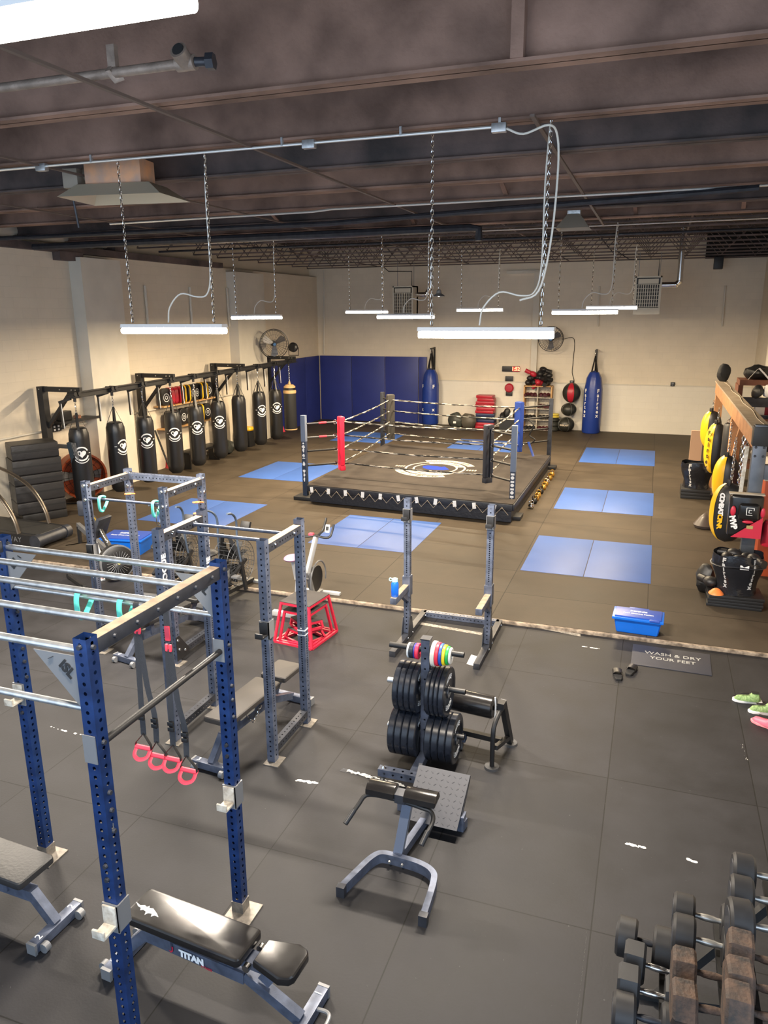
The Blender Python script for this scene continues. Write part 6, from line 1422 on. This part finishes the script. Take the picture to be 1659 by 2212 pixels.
for s in (-1, 1):
    tx = MB()
    for i, ch in enumerate('Fairtex'): text(tx, ch, .085, TM((0, .2-i*.062, 0), (1, 0, 0), (0, 1, 0)), bold=.005)
    wrap(tx, .29, -pi/2+s*.62, .3)
    bagfit(tx)
    build('lettering', tx, M_WTEXT, T)
build('label_patch', MB().box((.06, -.247, .43), (.11, .01, .06)), M_WTEXT, T)
for i, (x, y, m) in enumerate(((-.15, -.02, 0), (-.05, .1, 1), (.1, .05, 1), (.18, -.08, 1), (.0, -.1, 1))): glove(1.30+x, 10.93+y, FZ+.171+.42+.03*(i % 2), glm[1], 'black boxing glove stuffed in the open bag by the steel post', 'black gloves in the open bag', rz=70*i, s=.9)
glove(.98, 10.95, FZ+.19, glm[1], 'black glove hanging at the left side of the open bag', None, rz=30, s=1.0)
single('shoulder_bag', lump(MB(), (0, 0, .2), (.14, .18, .22), 9), M_BLACK, 'crumpled black bag leaning on the left side of the glossy glove bag', 'bag', (.93, 11.25, FZ+.3-.3))
# red things right of the post
single('red_cylinder', MB().lathe([(0, 0), (.09, 0), (.1, .03), (.1, .3), (.07, .36), (0, .37)], n=24), M_REDV, 'glossy red bag hanging right of the body shield, cut by the photo edge', 'bag', (1.66, 11.05, .88))
# bags of mats further down the right wall
for i in range(3): single('gym_mat', MB().bb((-.3, -.3, 0), (.3, .3, .07), .01), M_BLACK, ['bottom', 'second', 'top'][i]+' black mat in the pile behind the wooden post, under the lettered black bag', 'mat', (1.05, 17.5, FZ+i*.0705), 0, group='black mats piled further down the right side')
T = thing('glove_bag', 'black bag with white vertical lettering on the far mat pile', 'bag', (1.05, 17.5, FZ+.213)); b = MB(); b.grid(bag_fn, 32, 12, closeu=True); build('body', b, MATS['gloss_black'], T); build('inner', MB().lathe([(0, .5), (.26, .5)], n=24), M_BLACKM, T)
tx = MB()
for i, ch in enumerate('Fairtex'): text(tx, ch, .1, TM((0, .2-i*.07, 0), (1, 0, 0), (0, 1, 0)), bold=.006)
wrap(tx, .29, -pi/2-.5, .3); bagfit(tx); build('lettering', tx, M_WTEXT, T)
single('round_bag', MB().lathe([(0, 0), (.18, .01), (.2, .06), (.1, .2), (0, .3)], n=24), mat('brown_leather', (.07, .055, .05), .4), 'dark cone shaped bag on the floor beneath the yellow shields', 'bag', (1.12, 14.9, FZ))
# shelving along the right wall
T = thing('storage_rack', 'dark red wooden shelving with black rails against the right wall', 'shelf', (0, 0, 0))
for y in (19.0,):
    for z in (.5, 1.0, 1.62, 2.42): build('shelf', MB().bb((1.85, y, z-.06), (2.92, y+.75, z+.06)), dkwood, T)
    for x in (1.88, 2.89): build('side_post', MB().bb((x-.05, y+.0, FZ), (x+.05, y+.75, 2.36)), dkwood, T)
build('rail', MB().bb((1.78, 17.9, 2.0), (2.92, 18.0, 2.2)), M_STEEL, T)
build('rail_post', MB().bb((1.78, 17.9, FZ), (1.88, 18.0, 2.0)).bb((2.82, 17.9, FZ), (2.92, 18.0, 2.0)), M_STEEL, T)
build('tie', MB().bb((1.8, 18.0, 2.02), (1.86, 19.0, 2.1)), M_STEEL, T)
single('folded_gi', lump(MB(), (0, 0, .14), (.34, .3, .16), 4), M_BLACK, 'heap of folded black clothing on the top shelf of the right wall', 'clothing', (2.25, 19.35, 2.482)); single('white_belt', MB().tube([(-.2, 0, 0), (-.05, -.05, .22), (0, -.06, .26), (.12, -.02, .14), (.25, 0, .0)], .015, n=6, flat=(.02, .005)), M_WTEXT, 'pale belt laid over the black clothing on the top shelf', 'belt', (2.22, 19.08, 2.485))
bxm = [('white_box', M_WTEXT, 2.35, .2), ('maroon_box', mat('maroon', (.25, .01, .03), .5), 2.55, .2), ('white_box', M_WTEXT, 2.76, .18)]
for i, (n_, m, x, w) in enumerate(bxm): single('storage_box', MB().bb((-w/2, -.15, 0), (w/2, .15, .3), .01), m, ['white', 'dark red', 'white'][i]+' box on the shelf under the black rail, '+['left', 'middle', 'right'][i], 'box', (x, 19.3, 1.682))
for i, (x, m, l) in enumerate(((2.1, M_BLACK, 'black headguard on the upper right shelf'), (2.35, M_WTEXT, 'white and black headguard on the upper right shelf'), (2.6, cream_p, 'cream headguard on the upper right shelf'))):
    single('headguard', lump(MB(), (0, 0, .1), (.12, .14, .14), i+20), m, l, 'headguard', (x, 18.8+.25*0+.32, 1.0+.062+.05*0+1.12-.0) if False else (x, 17.95, 2.23))
T = thing('cabinet', 'orange red wooden cabinet by the right wall behind the steel post', 'cabinet', (2.2, 12.6, FZ)); build('body', MB().bb((-.5, -.35, 0), (.6, .6, 1.5), .01), mat('red_cabinet', (.42, .07, .02), .5), T); build('top', MB().bb((-.52, -.37, 1.5), (.62, .62, 1.54)), cream_p, T)
T = thing('open_crate', 'pale open crate of striped gear on the red cabinet', 'crate', (2.2, 12.6, FZ+1.541)); build('body', MB().bb((-.45, -.3, 0), (.5, .3, .22), .01), mat('pale_crate', (.55, .5, .42), .6), T)
for i, m in enumerate((M_WTEXT, M_BLUEV, M_BLACK, M_WTEXT, M_REDV)): single('gear_roll', lump(MB(), (0, 0, .08), (.1, .14, .1), i), m, ['white', 'blue', 'black', 'white', 'red'][i]+' bundle of gear in the pale crate', 'gear', (1.85+.15*i, 12.55, FZ+1.541+.2), group=['white', 'blue', 'black', 'white', 'red'][i]+' gear in the pale crate')
for i in range(8):
    m = [M_BLACK, M_WTEXT, M_REDV, M_BLACK, cream_p, M_BLACK, M_WTEXT, M_REDV][i]; single('hanging_glove', lump(MB(), (0, 0, 0), (.1, .12, .16), 30+i), m, ['black', 'white', 'red', 'black', 'cream', 'black', 'white', 'red'][i]+' piece of gear hanging on the right wall frame', 'gear', (1.75+.13*(i % 4), 13.6+.25*(i//4), 2.0+.18*(i % 2)-.3*(i//4)), group=['black', 'white', 'red', 'black', 'cream', 'black', 'white', 'red'][i]+' gear hanging on the right wall frame')
single('gear_stand', MB().bb((1.68, 13.98, FZ), (1.74, 14.04, 2.3)).bb((2.6, 13.98, FZ), (2.66, 14.04, 2.3)).bb((1.68, 13.98, 2.24), (2.66, 14.04, 2.3)), M_STEEL, 'dark steel frame on the right wall side where gear hangs', 'frame')
single('cardboard_sheet', MB().bb((-.14, -.04, 0), (.14, .04, 1.1)), mat('cardboard', (.5, .33, .22), .8), 'pinkish cardboard sheet standing behind the far end of the wooden beam', 'cardboard', (1.12, 20.0, FZ))
single('black_hood', lump(MB(), (0, 0, .17), (.13, .15, .2), 55), M_BLACKM, 'black cloth hood set on the far end of the wooden beam', 'hood', (1.47, 18.5, 2.482))

# ================================================================== dumbbells on their rack, lower right
T = thing('dumbbell_rack', 'dark steel three tier rack carrying the dumbbells in the lower right corner', 'weight rack', (0, 0, 0))
TZ = {1: .35, 2: .58, 3: .82}
head_m = mat('urethane_grey', (.017, .017, .019), .5, var=.15, vscale=20); hex_m = mat('hex_rubber', (.014, .015, .018), .5, var=.2, vscale=16)
rusty = mat('rusty_iron', (.02, .018, .017), .75, col2=(.1, .058, .038), vscale=16, bump=.4, bscale=50, detail=8)
dbs = [(1, 1393, 2036, 'round', .11, .16, 'round grey dumbbell at the top of the lowest row, nearest the open floor'), (1, 1420, 2093, 'hex', .11, .2, 'dark hexagonal dumbbell with bright handle, second in the lowest row'), (1, 1408, 2147, 'hex', .115, .2, 'dark hexagonal dumbbell with bright handle, third in the lowest row'), (1, 1400, 2203, 'round', .1, .2, 'round grey dumbbell cut by the bottom edge, fourth in the lowest row'),
       (2, 1528, 1984, 'round', .1, .21, 'round grey dumbbell at the top of the middle row'), (2, 1530, 2037, 'round', .11, .21, 'round grey dumbbell, second in the middle row'), (2, 1535, 2108, 'rust', .105, .22, 'rusty hexagonal dumbbell, third in the middle row'), (2, 1538, 2183, 'rust', .11, .22, 'rusty hexagonal dumbbell, fourth in the middle row'),
       (3, 1658, 1896, 'round', .1, .21, 'round grey dumbbell at the top of the highest row, cut by the right edge'), (3, 1656, 1947, 'round', .1, .21, 'round grey dumbbell, second in the highest row'), (3, 1660, 2008, 'round', .12, .23, 'larger round grey dumbbell, third in the highest row'), (3, 1664, 2078, 'rust', .11, .23, 'rusty dumbbell, fourth in the highest row'), (3, 1664, 2140, 'rust', .115, .23, 'rusty dumbbell, fifth in the highest row'), (3, 1664, 2200, 'rust', .115, .23, 'rusty dumbbell cut by the bottom right corner of the photo')]
rng_ = {1: [], 2: [], 3: []}
for tier, px, py, kind, r, sep, lab in dbs:
    z = TZ[tier]+r+.03; q = onz(px, py, z); rng_[tier].append(q)
    B = thing('dumbbell', lab, 'dumbbell', (q.x, q.y, TZ[tier]+.02), random.uniform(-3, 3), group='dumbbells on the three tier rack')
    m = {'round': head_m, 'hex': hex_m, 'rust': rusty}[kind]; th = .115; n = 40 if kind == 'round' else 6
    for s in (-1, 1):
        A = TR(s*(sep/2+.02), 0, r+.012) @ RY(90) @ (RZ(0) if kind == 'round' else RZ(30))
        prof = [(0, -th/2), (r-.014, -th/2), (r, -th/2+.014), (r, th/2-.014), (r-.014, th/2), (0, th/2)]
        b = MB(); b.lathe(prof, A, n=n); hd = build('head', b, m, B, smooth=30)
        if kind == 'round': build('end_face', MB().lathe([(0, s*(th/2+.002)), (r*.6, s*(th/2+.002)), (r*.62, s*(th/2-.001))], A, n=30), M_STEEL, hd)
    build('handle', MB().lathe([(.014, -sep/2+.03), (.014, -.05), (.018, -.03), (.019, 0), (.018, .03), (.014, .05), (.014, sep/2-.03)], TR(0, 0, r+.012) @ RY(90), n=18), M_CHROME if kind == 'hex' else (M_STEEL if tier == 1 else (M_BOLT if kind == 'round' else rusty)), B)
for t in (1, 2, 3):
    xs_ = sum(q.x for q in rng_[t])/len(rng_[t]); ys_ = [q.y for q in rng_[t]]
    for s in (-1, 1): build('tray_rail', MB().bar((xs_+s*.07, min(ys_)-.7, TZ[t]), (xs_+s*.07, max(ys_)+.12, TZ[t]), .03, .03), M_BLACK, T)
ymax = max(q.y for q in rng_[3])
for y in (max(q.y for q in rng_[1])+.1, 2.9):
    build('end_frame', MB().bar((.2, y, .02), (1.05, y+.15, .02), .05, .04).bar((.3, y, .02), (1.0, y+.15, .95), .04, .05), M_BLACK, T)
